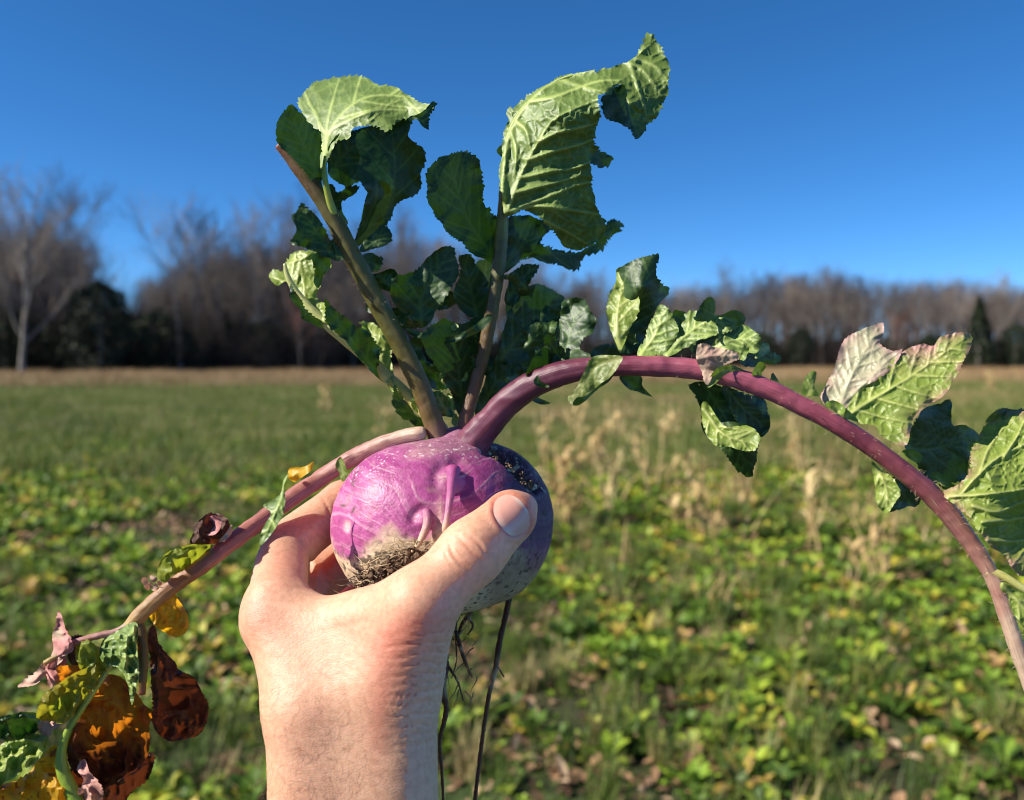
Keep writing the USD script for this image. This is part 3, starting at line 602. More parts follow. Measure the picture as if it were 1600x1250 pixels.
# ------------------------------------------------------------------ turnip bulb
TD = 0.410; TS = TD / FPX
def turnip_sd(q):
    a = ell_sd(q, P(664, 815, .403), np.array([141, 118, 124]) * TS)
    b = ell_sd(q, P(752, 812, .424), np.array([115, 118, 125]) * TS)
    c = ell_sd(q, P(690, 862, .408), np.array([128, 100, 78]) * TS)
    d = smin(smin(a, b, .022), c, .03)
    n = smin(np.linalg.norm(q - P(700, 835, .41), axis=1) - 60 * TS, d, .01)
    crown = cone_sd(q, P(712, 712, .412), P(714, 694, .414), 46 * TS, 26 * TS)
    return smin(n, crown, .014)
tv, tf = solid(turnip_sd, P(510, 950, .41) - [0, .075, 0], P(885, 655, .41) + [0, .085, 0], .0016, 2)
tn = grad(turnip_sd, tv)
x, y, dep = pix(tv)
ff = (tn[:, 1] < 0.15).astype(float)
nz = lambda s, o=4, seed=0: fbm(tv * s, o, seed)
disp = (nz(60, 3, 3) - .5) * .0014 + (nz(250, 3, 4) - .5) * .0004
# root scars and their puckered folds
for cx, cy, R, A in ((706, 748, 34, .0020), (664, 812, 26, .0016)):
    r = np.hypot((x - cx), (y - cy) * 1.1)
    disp += ff * A * (0.25 * np.exp(-(r / R) ** 2 * 5) - 0.8 * np.exp(-((r - R * .75) / (R * .32)) ** 2) * (0.6 + .8 * noise(np.stack([np.arctan2(y - cy, x - cx) * 1.6, 0 * x, 0 * x], -1), int(cx))))
# growth rings: raised pale lines that sweep round the scars
flow = (y - 700) + 38 * np.exp(-((x - 690) / 85.) ** 2 - ((y - 800) / 90.) ** 2) * -1.2 + 70 * (nz(24, 3, 9) - .5) - 30 * np.exp(-((x - 650) / 40.) ** 2 - ((y - 815) / 40.) ** 2) + 0.10 * np.abs(x - 690)
ring = np.abs(((flow / 19.0 + 0.7 * nz(40, 2, 12)) % 1) - .5) * 2
ringm = np.clip((ring - .86) / .14, 0, 1) * np.clip((nz(70, 3, 14) - .36) * 5, 0, 1)
disp += ff * ringm * .00012
cr, ct = line_dist(x, y, [(762, 700), (785, 712), (803, 728), (818, 745), (838, 762)])
crack = ff * np.exp(-((cr + 9 * (nz(300, 3, 21) - .5)) / 7.5) ** 2)
disp -= crack * .0036
lobe = ff * np.clip(((x - 770) * .55 + (715 - y)) / 40, 0, 1) * np.clip((x - 775) / 25, 0, 1)
tv2 = tv + tn * disp[:, None]
# colours: purple shoulders, cream below, soil where it clings
edge_y = 846 - 0.0 * x + 78 * (nz(38, 4, 31) - .5) * 2 + np.where(x < 690, -0.30 * (x - 560), -30 + .45 * (x - 690)) + 20 * np.exp(-((x - 540) / 26) ** 2)
pur = np.clip((edge_y - y + 30 * (nz(160, 3, 32) - .5)) / 34 + .5, 0, 1); pur = pur * pur * (3 - 2 * pur)
streak = fbm(np.stack([flow * .16, (x - 690) * .012, 0 * x], -1), 4, 41)
base_p = np.array([.36, .072, .215]); deep_p = np.array([.18, .012, .10]); pale_p = np.array([.54, .25, .36]); cream = np.array([.66, .50, .33]); brown = np.array([.36, .24, .13])
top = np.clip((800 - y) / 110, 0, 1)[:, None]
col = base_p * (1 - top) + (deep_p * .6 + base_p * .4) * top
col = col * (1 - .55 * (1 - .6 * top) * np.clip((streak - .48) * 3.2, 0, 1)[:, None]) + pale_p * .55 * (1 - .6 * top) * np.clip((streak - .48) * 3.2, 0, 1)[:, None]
gold = np.clip((nz(95, 3, 43) - .55) * 5, 0, 1)[:, None] * .35
col = col * (1 - gold) + np.array([.55, .36, .30]) * gold
col = cream * (1 - pur[:, None]) + col * pur[:, None]
col = col * (1 - .42 * ringm[:, None]) + np.array([.62, .40, .40]) * .42 * ringm[:, None]
crownm = np.clip((712 + 12 * (nz(150, 3, 45) - .5) * 2 - y + .0022 * (x - 700) ** 2 * -1 + 10) / 22, 0, 1)[:, None]
col = col * (1 - .55 * crownm) + np.array([.30, .17, .19]) * .55 * crownm
fleck = (np.clip((nz(900, 2, 46) - .66) * 14, 0, 1) * np.clip(1 - np.abs(y - 700 - .0020 * (x - 700) ** 2) / 24, 0, 1))[:, None]
col = col * (1 - .7 * fleck) + np.array([.75, .66, .62]) * .7 * fleck
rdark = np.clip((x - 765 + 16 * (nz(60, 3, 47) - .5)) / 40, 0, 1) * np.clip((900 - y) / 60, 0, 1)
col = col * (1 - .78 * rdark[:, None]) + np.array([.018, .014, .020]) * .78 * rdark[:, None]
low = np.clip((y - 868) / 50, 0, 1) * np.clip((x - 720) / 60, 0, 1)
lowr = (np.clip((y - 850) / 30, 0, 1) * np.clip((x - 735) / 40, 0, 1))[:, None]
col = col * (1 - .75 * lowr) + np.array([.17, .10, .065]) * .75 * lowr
dirt = np.clip((nz(330, 4, 51) - .64 + .22 * bump_at(x, y, 600, 890, 60, 42) + .04 * low) * 9, 0, 1)
dirt = np.maximum(dirt * np.clip((y - 842 + .25 * (x - 560)) / 30, 0, 1), np.clip((nz(420, 3, 53) - .665 + .05 * low) * 18, 0, 1) * np.clip((y - 840) / 30, 0, 1))
spd = np.exp(-(line_dist(x, y, [(560, 735), (553, 752), (551, 768), (549, 778)])[0] / 4.5) ** 2) * (nz(500, 2, 55) > .54) * .8 + bump_at(x, y, 551, 796, 2.6, 7, .5) + bump_at(x, y, 536, 790, 5, 3)
dirt = np.clip(np.maximum(dirt, spd * ff) + crack * .95, 0, 1)
col = col * (1 - .88 * dirt[:, None]) + np.array([.060, .040, .024]) * .88 * dirt[:, None]
chip = (ff * np.clip((nz(380, 3, 57) - .60) * 14, 0, 1) * np.exp(-(cr / 13) ** 2))[:, None]
col = col * (1 - chip) + np.array([.62, .55, .40]) * chip
pit = ff * np.exp(-(((x - 542) / 6.0) ** 2 + ((y - 822) / 10.0) ** 2) ** 2)
tv2 -= tn * (pit * .0006)[:, None]
col = col * (1 - .7 * pit[:, None]) + np.array([.70, .45, .40]) * .7 * pit[:, None]
turnip_at = P(700, 815, .41)
TURNIP = thing('turnip', turnip_at)
tag(TURNIP, 'purple and cream turnip with soil-caked roots and long leafy stalks, gripped in the hand', 'turnip')
tobj = lambda name, mesh, m, parent=TURNIP, **k: obj(name, mesh, m, parent, origin=turnip_at, **k)
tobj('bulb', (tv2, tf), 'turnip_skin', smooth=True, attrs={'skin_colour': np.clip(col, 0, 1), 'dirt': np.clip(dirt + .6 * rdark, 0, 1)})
def ttube(name, ctrl, m, parent=TURNIP, sides=14, lift=None, kind=None, label=None, **kw):
    v, f, uv, c = pxtube(ctrl, sides, **kw)
    o = tobj(name, (v, f), m, parent, smooth=True, uv=uv)
    return tag(o, label, kind=kind)
sd_ = lambda px, py: float(march(turnip_sd, px, py)[0])
ttube('side_root', [(708, 735, sd_(708, 740) + .003, 12), (706, 752, sd_(706, 752) - .001, 7.5), (703, 780, sd_(703, 780) - .005, 6.2), (699, 806, sd_(699, 806) - .006, 5.0), (696, 824, sd_(696, 824) - .006, 5.6), (695, 832, sd_(695, 832) - .0055, 4.0)], 'purple_root', sides=16, step=2, rough=.12, label='thin purple root stub')
ttube('side_root', [(667, 800, sd_(667, 803) + .003, 9), (668, 816, sd_(668, 816) - .001, 7.0), (663, 832, sd_(663, 832) - .003, 6.2), (655, 848, sd_(655, 848) - .005, 4.8), (646, 860, sd_(648, 858) - .0055, 3.2), (632, 874, sd_(630, 874) - .006, 2.2)], 'pale_root', sides=14, step=2, rough=.15, label='cream root running into a mat of soil')
ttube('tap_root', [(800, 905, .418, 7), (797, 928, .418, 5.2), (790, 962, .418, 4.4), (781, 1000, .417, 4.6), (775, 1040, .416, 4.2), (765, 1082, .416, 3.6), (757, 1130, .415, 3.4), (750, 1182, .415, 3.2), (742, 1252, .414, 3.0), (738, 1300, .414, 2.4)], 'dark_root', sides=10, step=3, rough=.35, label='long thin dark root with a pale scraped length')
ttube('tap_root', [(716, 930, .41, 6), (706, 965, .408, 6.5), (694, 1000, .405, 6.0), (696, 1040, .404, 5.5), (693, 1080, .403, 5), (697, 1110, .402, 4.2), (687, 1160, .402, 3.0), (690, 1200, .402, 2.6), (693, 1262, .402, 1.8)], 'dark_root', sides=9, step=3, rough=.5, label='dark soil-coated root beside the wrist')
for c in ([(735, 930, .412, 4), (736, 955, .411, 3.6), (722, 975, .41, 3), (714, 1000, .409, 2.5)], [(712, 985, .408, 3), (722, 1020, .407, 3.4), (731, 1045, .407, 2.6), (738, 1058, .407, 1.2)],
          [(700, 1040, .404, 2.5), (715, 1065, .404, 1.8), (724, 1095, .404, 1.2)], [(735, 945, .411, 2.6), (733, 965, .411, 2.4), (739, 978, .411, 2), (731, 992, .411, 1.2)],
          [(788, 1058, .415, 1), (775, 1040, .416, 1.8), (770, 1055, .416, 1.2)], [(716, 950, .411, 3), (712, 980, .41, 2), (713, 1030, .409, 1.4), (706, 1060, .409, .8)]):
    ttube('root_branch', c, 'dark_root', sides=6, step=3, rough=.4)
rr = np.random.default_rng(77); th = []
for _ in range(120):
    t = rr.uniform(0, 1); cx, cy = 655 - 95 * t + rr.normal(0, 11), 856 + 60 * t + rr.normal(0, 12)
    a = rr.uniform(0, 6.28) if rr.uniform() < .6 else rr.uniform(2.4, 3.4); L = rr.uniform(8, 42)
    xs = cx + np.cos(a) * L * np.linspace(0, 1, 5) + np.cumsum(rr.normal(0, 4.2, 5)); ys = cy - np.sin(a) * L * -.55 * np.linspace(0, 1, 5) + np.cumsum(rr.normal(0, 4.2, 5))
    dd_ = march(turnip_sd, np.clip(xs, 556, 760), np.clip(ys, 700, 900)) - rr.uniform(.0008, .010)
    dd_ = np.clip(dd_, .355, .412)
    pp = catmull(P(xs, ys, dd_), 3)
    th.append(tube(pp, np.linspace(rr.uniform(.5, 1.3), .3, len(pp)) * TS, 5, cap=False)[:2])
for _ in range(26):
    t = rr.uniform(0, 1); c0 = np.array([rr.uniform(694, 745), rr.uniform(935, 1090)]); a = rr.uniform(.8, 2.4); L = rr.uniform(10, 38)
    xs = c0[0] + np.cos(a) * L * np.linspace(0, 1, 5) + np.cumsum(rr.normal(0, 2, 5)); ys = c0[1] + np.sin(a) * L * np.linspace(0, 1, 5)
    pp = catmull(P(xs, ys, np.full(5, .408)), 3); th.append(tube(pp, np.linspace(1.1, .4, len(pp)) * TS, 4, cap=False)[:2])
tag(tobj('root_threads', join(th), 'root_threads', smooth=True), kind='stuff')
cb = []
def crumbs(n, fn):
    for _ in range(n):
        cx, cy, off, s = fn(); d = float(np.clip(sd_(np.clip(cx, 545, 840), np.clip(cy, 700, 915)), .35, .42)) - off
        m = trimesh.creation.icosphere(1, 1.0); vv = np.array(m.vertices) * (1 + .5 * (rr.uniform(0, 1, (len(m.vertices), 1)) - .5)) * rr.uniform(.6, 1.3, 3)
        cb.append((P(cx, cy, d) + vv * s * TS, m.faces))
def c1():
    t = rr.uniform(0, 1); return 652 - 95 * t + rr.normal(0, 8), 864 + 56 * t + rr.normal(0, 7), rr.uniform(.001, .0085), (rr.uniform(1.0, 3.2) if rr.uniform() < .8 else rr.uniform(3, 5.5))
def c2():
    t = rr.uniform(0, 1); return 765 + 70 * t + rr.normal(0, 4), 702 + 58 * t + rr.normal(0, 4), -.0005, rr.uniform(1, 2.8)
crumbs(400, c1); crumbs(50, c2)
for _ in range(60):
    cx, cy = rr.uniform(690, 742), 0; cy = rr.uniform(940, 1010)
    m = trimesh.creation.icosphere(1, 1.0); cb.append((P(cx, cy, .409) + np.array(m.vertices) * rr.uniform(.7, 2.2) * TS * (1 if abs(cx - 718 + (cy - 950) * .2) < 14 else .4), m.faces))
tag(tobj('soil', join(cb), 'soil_crumbs'), kind='stuff')

# ------------------------------------------------------------------ hand and wrist
A0, A1, A2, A3 = J(433, 946, .366, 45), J(441, 862, .404, 42), J(536, 787, .440, 35), J(604, 752, .4665, 29)
B0, B1, B2, B3 = J(468, 985, .385, 42), J(466, 922, .428, 40), J(550, 866, .455, 37), J(625, 850, .470, 31)
R0, R1, R2, R3 = J(500, 1020, .405, 42), J(492, 985, .445, 38), J(572, 940, .463, 34), J(640, 925, .472, 29)
L0, L1, L2, L3 = J(530, 1060, .42, 38), J(520, 1040, .452, 33), J(590, 1000, .466, 29), J(648, 985, .474, 25)
KN = J(424, 972, .362, 47)
BW, TC, TM = J(480, 1110, .3465, 61), J(617, 1072, .344, 70), J(655, 945, .338, 50)
TI, TT = J(738, 862, .347, 47.5), J(798, 806, .3625, 41)
WB = J(474, 987, .364, 42)
W1, W2, F1, F2 = J(488, 1198, .3425, 62), J(612, 1192, .3415, 66), J(476, 1600, .328, 82), J(630, 1600, .328, 80)
WK = J(545, 1200, .370, 66); FK = J(550, 1600, .365, 84)
def hand_sd(q):
    def cn(a, b): return cone_sd(q, a[0], b[0], a[1], b[1])
    def tr(a, b, c): return tri_sd(q, a[0], b[0], c[0], a[1], b[1], c[1])
    palm = smin(tr(A0, BW, TC), tr(WB, TC, TM), .006)
    for t3 in ((BW, W1, W2), (BW, TC, W2), (W1, F1, F2), (W1, W2, F2)): palm = smin(palm, tr(*t3), .002)
    palm = smin(palm, tr(W1, WK, FK), .014); palm = smin(palm, tr(W2, WK, FK), .014)
    for k in (B0, R0, L0): palm = smin(palm, tr(BW, k, WK), .010)
    palm = smin(palm, tr(A0, B0, BW), .008); palm = smin(palm, tr(B0, R0, WK), .008); palm = smin(palm, tr(R0, L0, WK), .008)
    palm = smin(palm, np.linalg.norm(q - KN[0], axis=1) - KN[1], .008)
    def chain(j, k=.004):
        d = cn(j[0], j[1])
        for a, b in zip(j[1:], j[2:]): d = smin(d, cn(a, b), k)
        return d
    ring_l = smin(chain((R0, R1, R2, R3)), chain((L0, L1, L2, L3)), .002)
    fingers = smin(chain((A0, A1, A2, A3)), smin(chain((B0, B1, B2, B3)), ring_l, .002), .0025)
    th = smin(cn(TM, TI), cn(TI, TT), .010)
    th = smin(th, cone_sd(q, TI[0], P(822, 790, .366), 30 * .345 / FPX, 16 * .36 / FPX), .006)
    th = smin(th, cn(TC, TM), .010)
    return smin(smin(palm, fingers, .007), th, .012)
hv, hf = solid(hand_sd, P(355, 1590, .33) - [.006, .02, 0], np.array([P(875, 735, .36)[0], .505, P(800, 715, .40)[2]]), .0018, 1)
hm_ = trimesh.Trimesh(hv, hf, process=False); trimesh.smoothing.filter_laplacian(hm_, lamb=.6, iterations=150, volume_constraint=False)
wk_ = np.clip((pix(hv)[1] - 990) / 90, 0, 1)[:, None]; hv = hv * (1 - wk_) + np.array(hm_.vertices) * wk_
hn = trimesh.Trimesh(hv, hf, process=False).vertex_normals
x, y, dep = pix(hv)
fr = np.clip((-hn[:, 1] + .35) * 2, 0, 1)
nz = lambda s, o=4, seed=0: fbm(hv * s, o, seed)
disp = (nz(75, 3, 61) - .5) * .0006
def crease(pts, w, depth, lip=.4):
    d, t = line_dist(x, y, pts); k = fr * np.sin(np.pi * np.clip(t, .04, .96)) ** .5
    return k * depth * (-np.exp(-(d / w) ** 2) + lip * np.exp(-((d - 2.1 * w) / (1.3 * w)) ** 2))
# thumb knuckle, its folds, and the joint line below
for pts, w, dp in (([(702, 842), (706, 862), (716, 876), (730, 888), (742, 900)], 3.2, .00055), ([(716, 838), (727, 850), (738, 862), (752, 874), (758, 884)], 2.8, .00045),
                   ([(728, 836), (741, 843), (752, 854), (762, 868)], 2.6, .0004), ([(738, 840), (748, 848), (754, 858)], 2.2, .0003), ([(708, 852), (720, 866), (736, 880)], 2.0, .0003), ([(694, 856), (699, 872), (712, 890)], 2.4, .0003),
                   ([(478, 868), (484, 890), (487, 915)], 5, .0014), ([(440, 912), (460, 918), (482, 922)], 3, .0003), ([(505, 780), (512, 793), (514, 806)], 2.4, .0004)):
    disp += crease(pts, w, dp)
# wrinkles that run round the root of the thumb and the wrist
wm = fr * np.clip((x - 588 + 14 * (nz(60, 2, 63) - .5)) / 45, 0, 1) * np.clip((y - 945) / 60, 0, 1) * np.clip((1200 - y) / 70, 0, 1)
wr = y + 0.12 * (x - 640) + 14 * (nz(70, 3, 65) - .5) * 2
saw = np.abs(((wr / 15.5) % 1) - .5) * 2
saw2 = np.abs(((wr / 8.3 + 3 * nz(45, 2, 66)) % 1) - .5) * 2
disp -= wm * (np.clip((saw - .72) / .28, 0, 1) ** 1.3 * .0009 * (nz(90, 2, 67) + .3) + np.clip((saw2 - .7) / .3, 0, 1) * .0004 * np.clip((nz(110, 2, 68) - .35) * 4, 0, 1))
fine = fbm(np.stack([hv[:, 0] * 120, hv[:, 1] * 120, hv[:, 2] * 520 + hv[:, 0] * 120], -1), 3, 69) - .5
disp += fr * fine * .00020 * np.clip((y - 930) / 60, .25, 1)
# tendons and veins on the back, nail bed
NAIL = np.array([(771, 799), (772, 785), (781, 776), (793, 773), (806, 777), (817, 786), (825, 799), (828, 812), (826, 826), (816, 834), (803, 838), (791, 832), (780, 820), (774, 809)], float)
no = catmull(NAIL, 8, True); npoly = shapely.Polygon(no)
nd = cKDTree(no).query(np.stack([x, y], 1))[0] * np.where(shapely.contains_xy(npoly, x, y), -1, 1)
bed = np.clip(1 - (nd + 3) / 6, 0, 1) * fr
disp += -bed * .0007 + fr * np.exp(-((nd - 5.5) / 4.5) ** 2) * .00050 * np.clip((800 - x + (y - 800) * .8) / 30 + .4, 0, 1)
hv2 = hv + hn * disp[:, None]
flush = .75 * bump_at(x, y, 640, 985, 60, 26, -.4) + .55 * bump_at(x, y, 620, 1040, 34, 60) + .5 * bump_at(x, y, 395, 960, 26, 40) + .5 * bump_at(x, y, 775, 800, 22, 26) + .6 * bump_at(x, y, 822, 800, 20, 50, -.7) + .45 * bump_at(x, y, 440, 868, 34, 40)
flush += .45 * np.clip((dep - .40) / .05, 0, 1) + .25 * bump_at(x, y, 735, 865, 34, 26, -.75) + .55 * bump_at(x, y, 592, 1120, 22, 80) + .35 * (nz(55, 3, 70) - .5) + .8 * np.exp(-(nd / 6) ** 2) * fr
hand_at = P(560, 1250, .36)
HAND = thing('person', hand_at)
tag(HAND, 'bare left hand and wrist holding up the turnip, thumb across its front', 'person')
obj('hand', (hv2, hf), 'skin', HAND, smooth=True, attrs={'flush': np.clip(flush * 1.25, 0, 1)}, origin=hand_at)
# nail: a curved plate lying on the thumb
gxn, gyn = np.meshgrid(np.arange(765, 834, 1.6), np.arange(767, 844, 1.6)); gxn, gyn = gxn.ravel(), gyn.ravel()
k = shapely.contains_xy(npoly.buffer(-1), gxn, gyn); nb = resample(np.vstack([no, no[:1]]), 1.6)[:-1]
npx = np.concatenate([nb[:, 0], gxn[k]]); npy = np.concatenate([nb[:, 1], gyn[k]])
nt = Delaunay(np.stack([npx, npy], 1)).simplices; nt = nt[shapely.contains_xy(npoly, npx[nt].mean(1), npy[nt].mean(1))]
bd = cKDTree(no).query(np.stack([npx, npy], 1))[0]
un = ((npx - 800) * .72 - (npy - 806) * .68) ; vn = ((npx - 800) * .68 + (npy - 806) * .72)
ndep = march(hand_sd, npx, npy) + .0002 - .0005 * np.clip(bd / 10, 0, 1) + .00035 * (vn / 30) ** 2 - .0003 * np.clip((un - 14) / 12, 0, 1)
fz = nt[:, ::-1]; vv = P(npx, npy, ndep); nn_ = np.cross(vv[fz[:, 1]] - vv[fz[:, 0]], vv[fz[:, 2]] - vv[fz[:, 0]])
fz = np.where((nn_[:, 1] > 0)[:, None], fz[:, ::-1], fz)
obj('thumbnail', (vv, fz), 'nail', HAND, smooth=True, attrs={'tip': np.clip(.9 * np.clip((un - 19) / 5, 0, 1) + .6 * np.exp(-((un + 24) / 8) ** 2), 0, 1)}, origin=hand_at)
# fine hairs on wrist and back of the hand
hr = np.random.default_rng(99); pts, cnts = [], []
cand = np.stack([hr.uniform(400, 690, 9000), hr.uniform(1010, 1262, 9000)], 1)
den = np.clip((cand[:, 1] - 1040) / 160, 0, 1) * np.clip((640 - cand[:, 0]) / 120, .05, 1) + .05
cand = cand[hr.uniform(0, 1, len(cand)) < den * .065]
d0 = march(hand_sd, cand[:, 0], cand[:, 1]); ok = d0 < .42; cand, d0 = cand[ok], d0[ok]
p0 = P(cand[:, 0], cand[:, 1], d0); n0 = grad(hand_sd, p0)
for q, nn_ in zip(p0, n0):
    t = np.array([-.55 + hr.normal(0, .35), 0, -.2 + hr.normal(0, .5)]); t -= nn_ * (t @ nn_); t /= np.linalg.norm(t)
    L = hr.uniform(.003, .0085); c = np.cross(nn_, t) * hr.normal(0, .3)
    pts += [q, q + (t * .35 + nn_ * .22) * L, q + (t * .7 + c * .4 + nn_ * .30) * L, q + (t + c + nn_ * .30) * L]; cnts.append(4)
# hairs standing at the left outline of the wrist
for py in hr.uniform(1165, 1262, 90):
    xs = np.linspace(395, 430, 60); dd_ = march(hand_sd, xs, np.full(60, py)); on = np.abs(hand_sd(P(xs, np.full(60, py), dd_))) < .0006
    if not on.any(): continue
    k = np.argmax(on); q = P(xs[k] + 1, py, dd_[k]); L = hr.uniform(.002, .006); t = np.array([-.8, 0, hr.normal(-.2, .5)])
    pts += [q, q + t * L * .4, q + t * L * .75 + [0, 0, -.0004], q + t * L + [0, 0, -.001]]; cnts.append(4)
bc = UsdGeom.BasisCurves.Define(stage, numbered(str(HAND.GetPath()) + '/hair'))
bc.CreateTypeAttr('linear'); bc.CreatePointsAttr(Vt.Vec3fArray.FromNumpy((np.array(pts) - hand_at).astype(np.float32))); bc.CreateCurveVertexCountsAttr(Vt.IntArray(cnts))
bc.CreateWidthsAttr(Vt.FloatArray([.00005])); bc.SetWidthsInterpolation('constant')
UsdShade.MaterialBindingAPI.Apply(bc.GetPrim()).Bind(UsdShade.Material.Get(stage, '/World/Looks/arm_hair')); tag(bc, kind='stuff')
# ------------------------------------------------------------------ stalks
STK = {}
def stalk(key, ctrl, m, label=None, **kw):
    v, f, uv, c = pxtube(ctrl, 36, 3.0, rough=kw.pop('rough', .10), groove=.035, seed=len(STK) + 3)
    o = tobj('leaf_stalk', (v, f), m, smooth=True, uv=uv); tag(o, label); STK[key] = o
    return c
S1 = [(690, 700, .410, 16), (684, 680, .410, 16), (670, 640, .409, 15.5), (655, 600, .408, 15.5), (634, 555, .407, 15.5), (612, 514, .406, 15.5), (577, 450, .404, 15), (543, 385, .402, 14.5), (520, 340, .401, 13.5), (500, 308, .400, 12.5), (470, 268, .399, 10.5), (437, 226, .398, 8)]
S2 = [(722, 690, .414, 12), (726, 660, .414, 11), (745, 592, .414, 10.3), (760, 530, .413, 10.3), (770, 475, .412, 10.3), (779, 415, .411, 10.5), (784, 360, .410, 10), (786, 320, .409, 8), (787, 280, .408, 6), (789, 245, .406, 4.6), (800, 199, .4065, 3.8), (827, 159, .4068, 3.0), (874, 125, .406, 2.2), (930, 110, .405, 1.4)]
S3 = [(735, 705, .408, 30), (745, 683, .406, 27), (768, 655, .402, 24), (800, 622, .397, 23), (840, 597, .392, 22), (885, 582, .388, 20), (925, 575, .385, 18), (970, 572, .383, 17), (1040, 573, .380, 17), (1100, 579, .377, 17), (1160, 594, .375, 17), (1210, 613, .373, 16.5), (1260, 638, .371, 15.5), (1310, 665, .369, 15.5),
      (1360, 697, .368, 15.5), (1410, 735, .366, 16), (1455, 773, .365, 17), (1490, 812, .364, 16), (1525, 860, .363, 14), (1552, 905, .362, 12.5), (1572, 960, .361, 12.5), (1590, 1015, .360, 12), (1612, 1080, .360, 11), (1630, 1150, .36, 10)]
S4 = [(664, 676, .406, 9), (652, 678, .406, 11), (625, 684, .408, 11.5), (585, 699, .411, 12.3), (545, 719, .412, 12.8), (500, 748, .412, 13.2), (455, 779, .404, 13.5), (410, 812, .394, 13.5), (365, 846, .383, 13.5), (320, 880, .373, 13), (280, 908, .371, 12.5), (245, 936, .370, 12.5), (220, 960, .369, 12), (196, 988, .368, 10)]
S5 = [(700, 695, .420, 10), (688, 668, .420, 10), (660, 640, .421, 10.5), (630, 612, .422, 10), (595, 580, .423, 9.5), (560, 548, .424, 9), (520, 515, .424, 8), (485, 482, .424, 7), (462, 455, .424, 5.5), (449, 430, .423, 4), (445, 412, .422, 2.5)]
c1_ = stalk('S1', S1, 'olive_stalk', 'thick olive-brown stalk with a torn brown end')
stalk('S2', S2, 'green_stalk', 'upright olive stalk carrying the tall pale leaf')
S3 = [(a, b_, c_, r * .94) for a, b_, c_, r in S3]
c3_ = stalk('S3', S3, 'purple_stalk', 'long purple stalk arching to the right')
stalk('S4', S4, 'pink_stalk', 'pinkish broken stalk drooping to the left', rough=.16)
stalk('S5', S5, 'yellow_stalk', 'slim pale yellow-green stalk behind')
# torn fibres at the ends, bristles on the arching stalk
rb = np.random.default_rng(15); pts, cnts = [], []
for c, n, L0_ in ((c3_, 330, .0022), (c1_, 90, .0016)):
    for _ in range(n):
        k = rb.integers(int(len(c) * .3), len(c)); a = rb.uniform(0, 6.28); r = c[k, 3] * c[k, 2] / FPX
        t = P(*c[min(k + 1, len(c) - 1), :3]) - P(*c[max(k - 1, 0), :3]); t /= np.linalg.norm(t)
        u = np.cross(t, [0, 1, 0]); u /= np.linalg.norm(u); w = np.cross(t, u); nn_ = math.cos(a) * u + math.sin(a) * w
        q = P(*c[k, :3]) + nn_ * r * .97; L = L0_ * rb.uniform(.4, 1.3); e = nn_ + t * rb.normal(0, .3)
        pts += [q, q + e * L * .5, q + (e + t * rb.normal(0, .2)) * L]; cnts.append(3)
bc = UsdGeom.BasisCurves.Define(stage, numbered(str(TURNIP.GetPath()) + '/bristles'))
bc.CreateTypeAttr('linear'); bc.CreatePointsAttr(Vt.Vec3fArray.FromNumpy((np.array(pts) - turnip_at).astype(np.float32))); bc.CreateCurveVertexCountsAttr(Vt.IntArray(cnts))
bc.CreateWidthsAttr(Vt.FloatArray([.00013])); bc.SetWidthsInterpolation('constant')
UsdShade.MaterialBindingAPI.Apply(bc.GetPrim()).Bind(UsdShade.Material.Get(stage, '/World/Looks/dry_leaf')); tag(bc, kind='stuff')

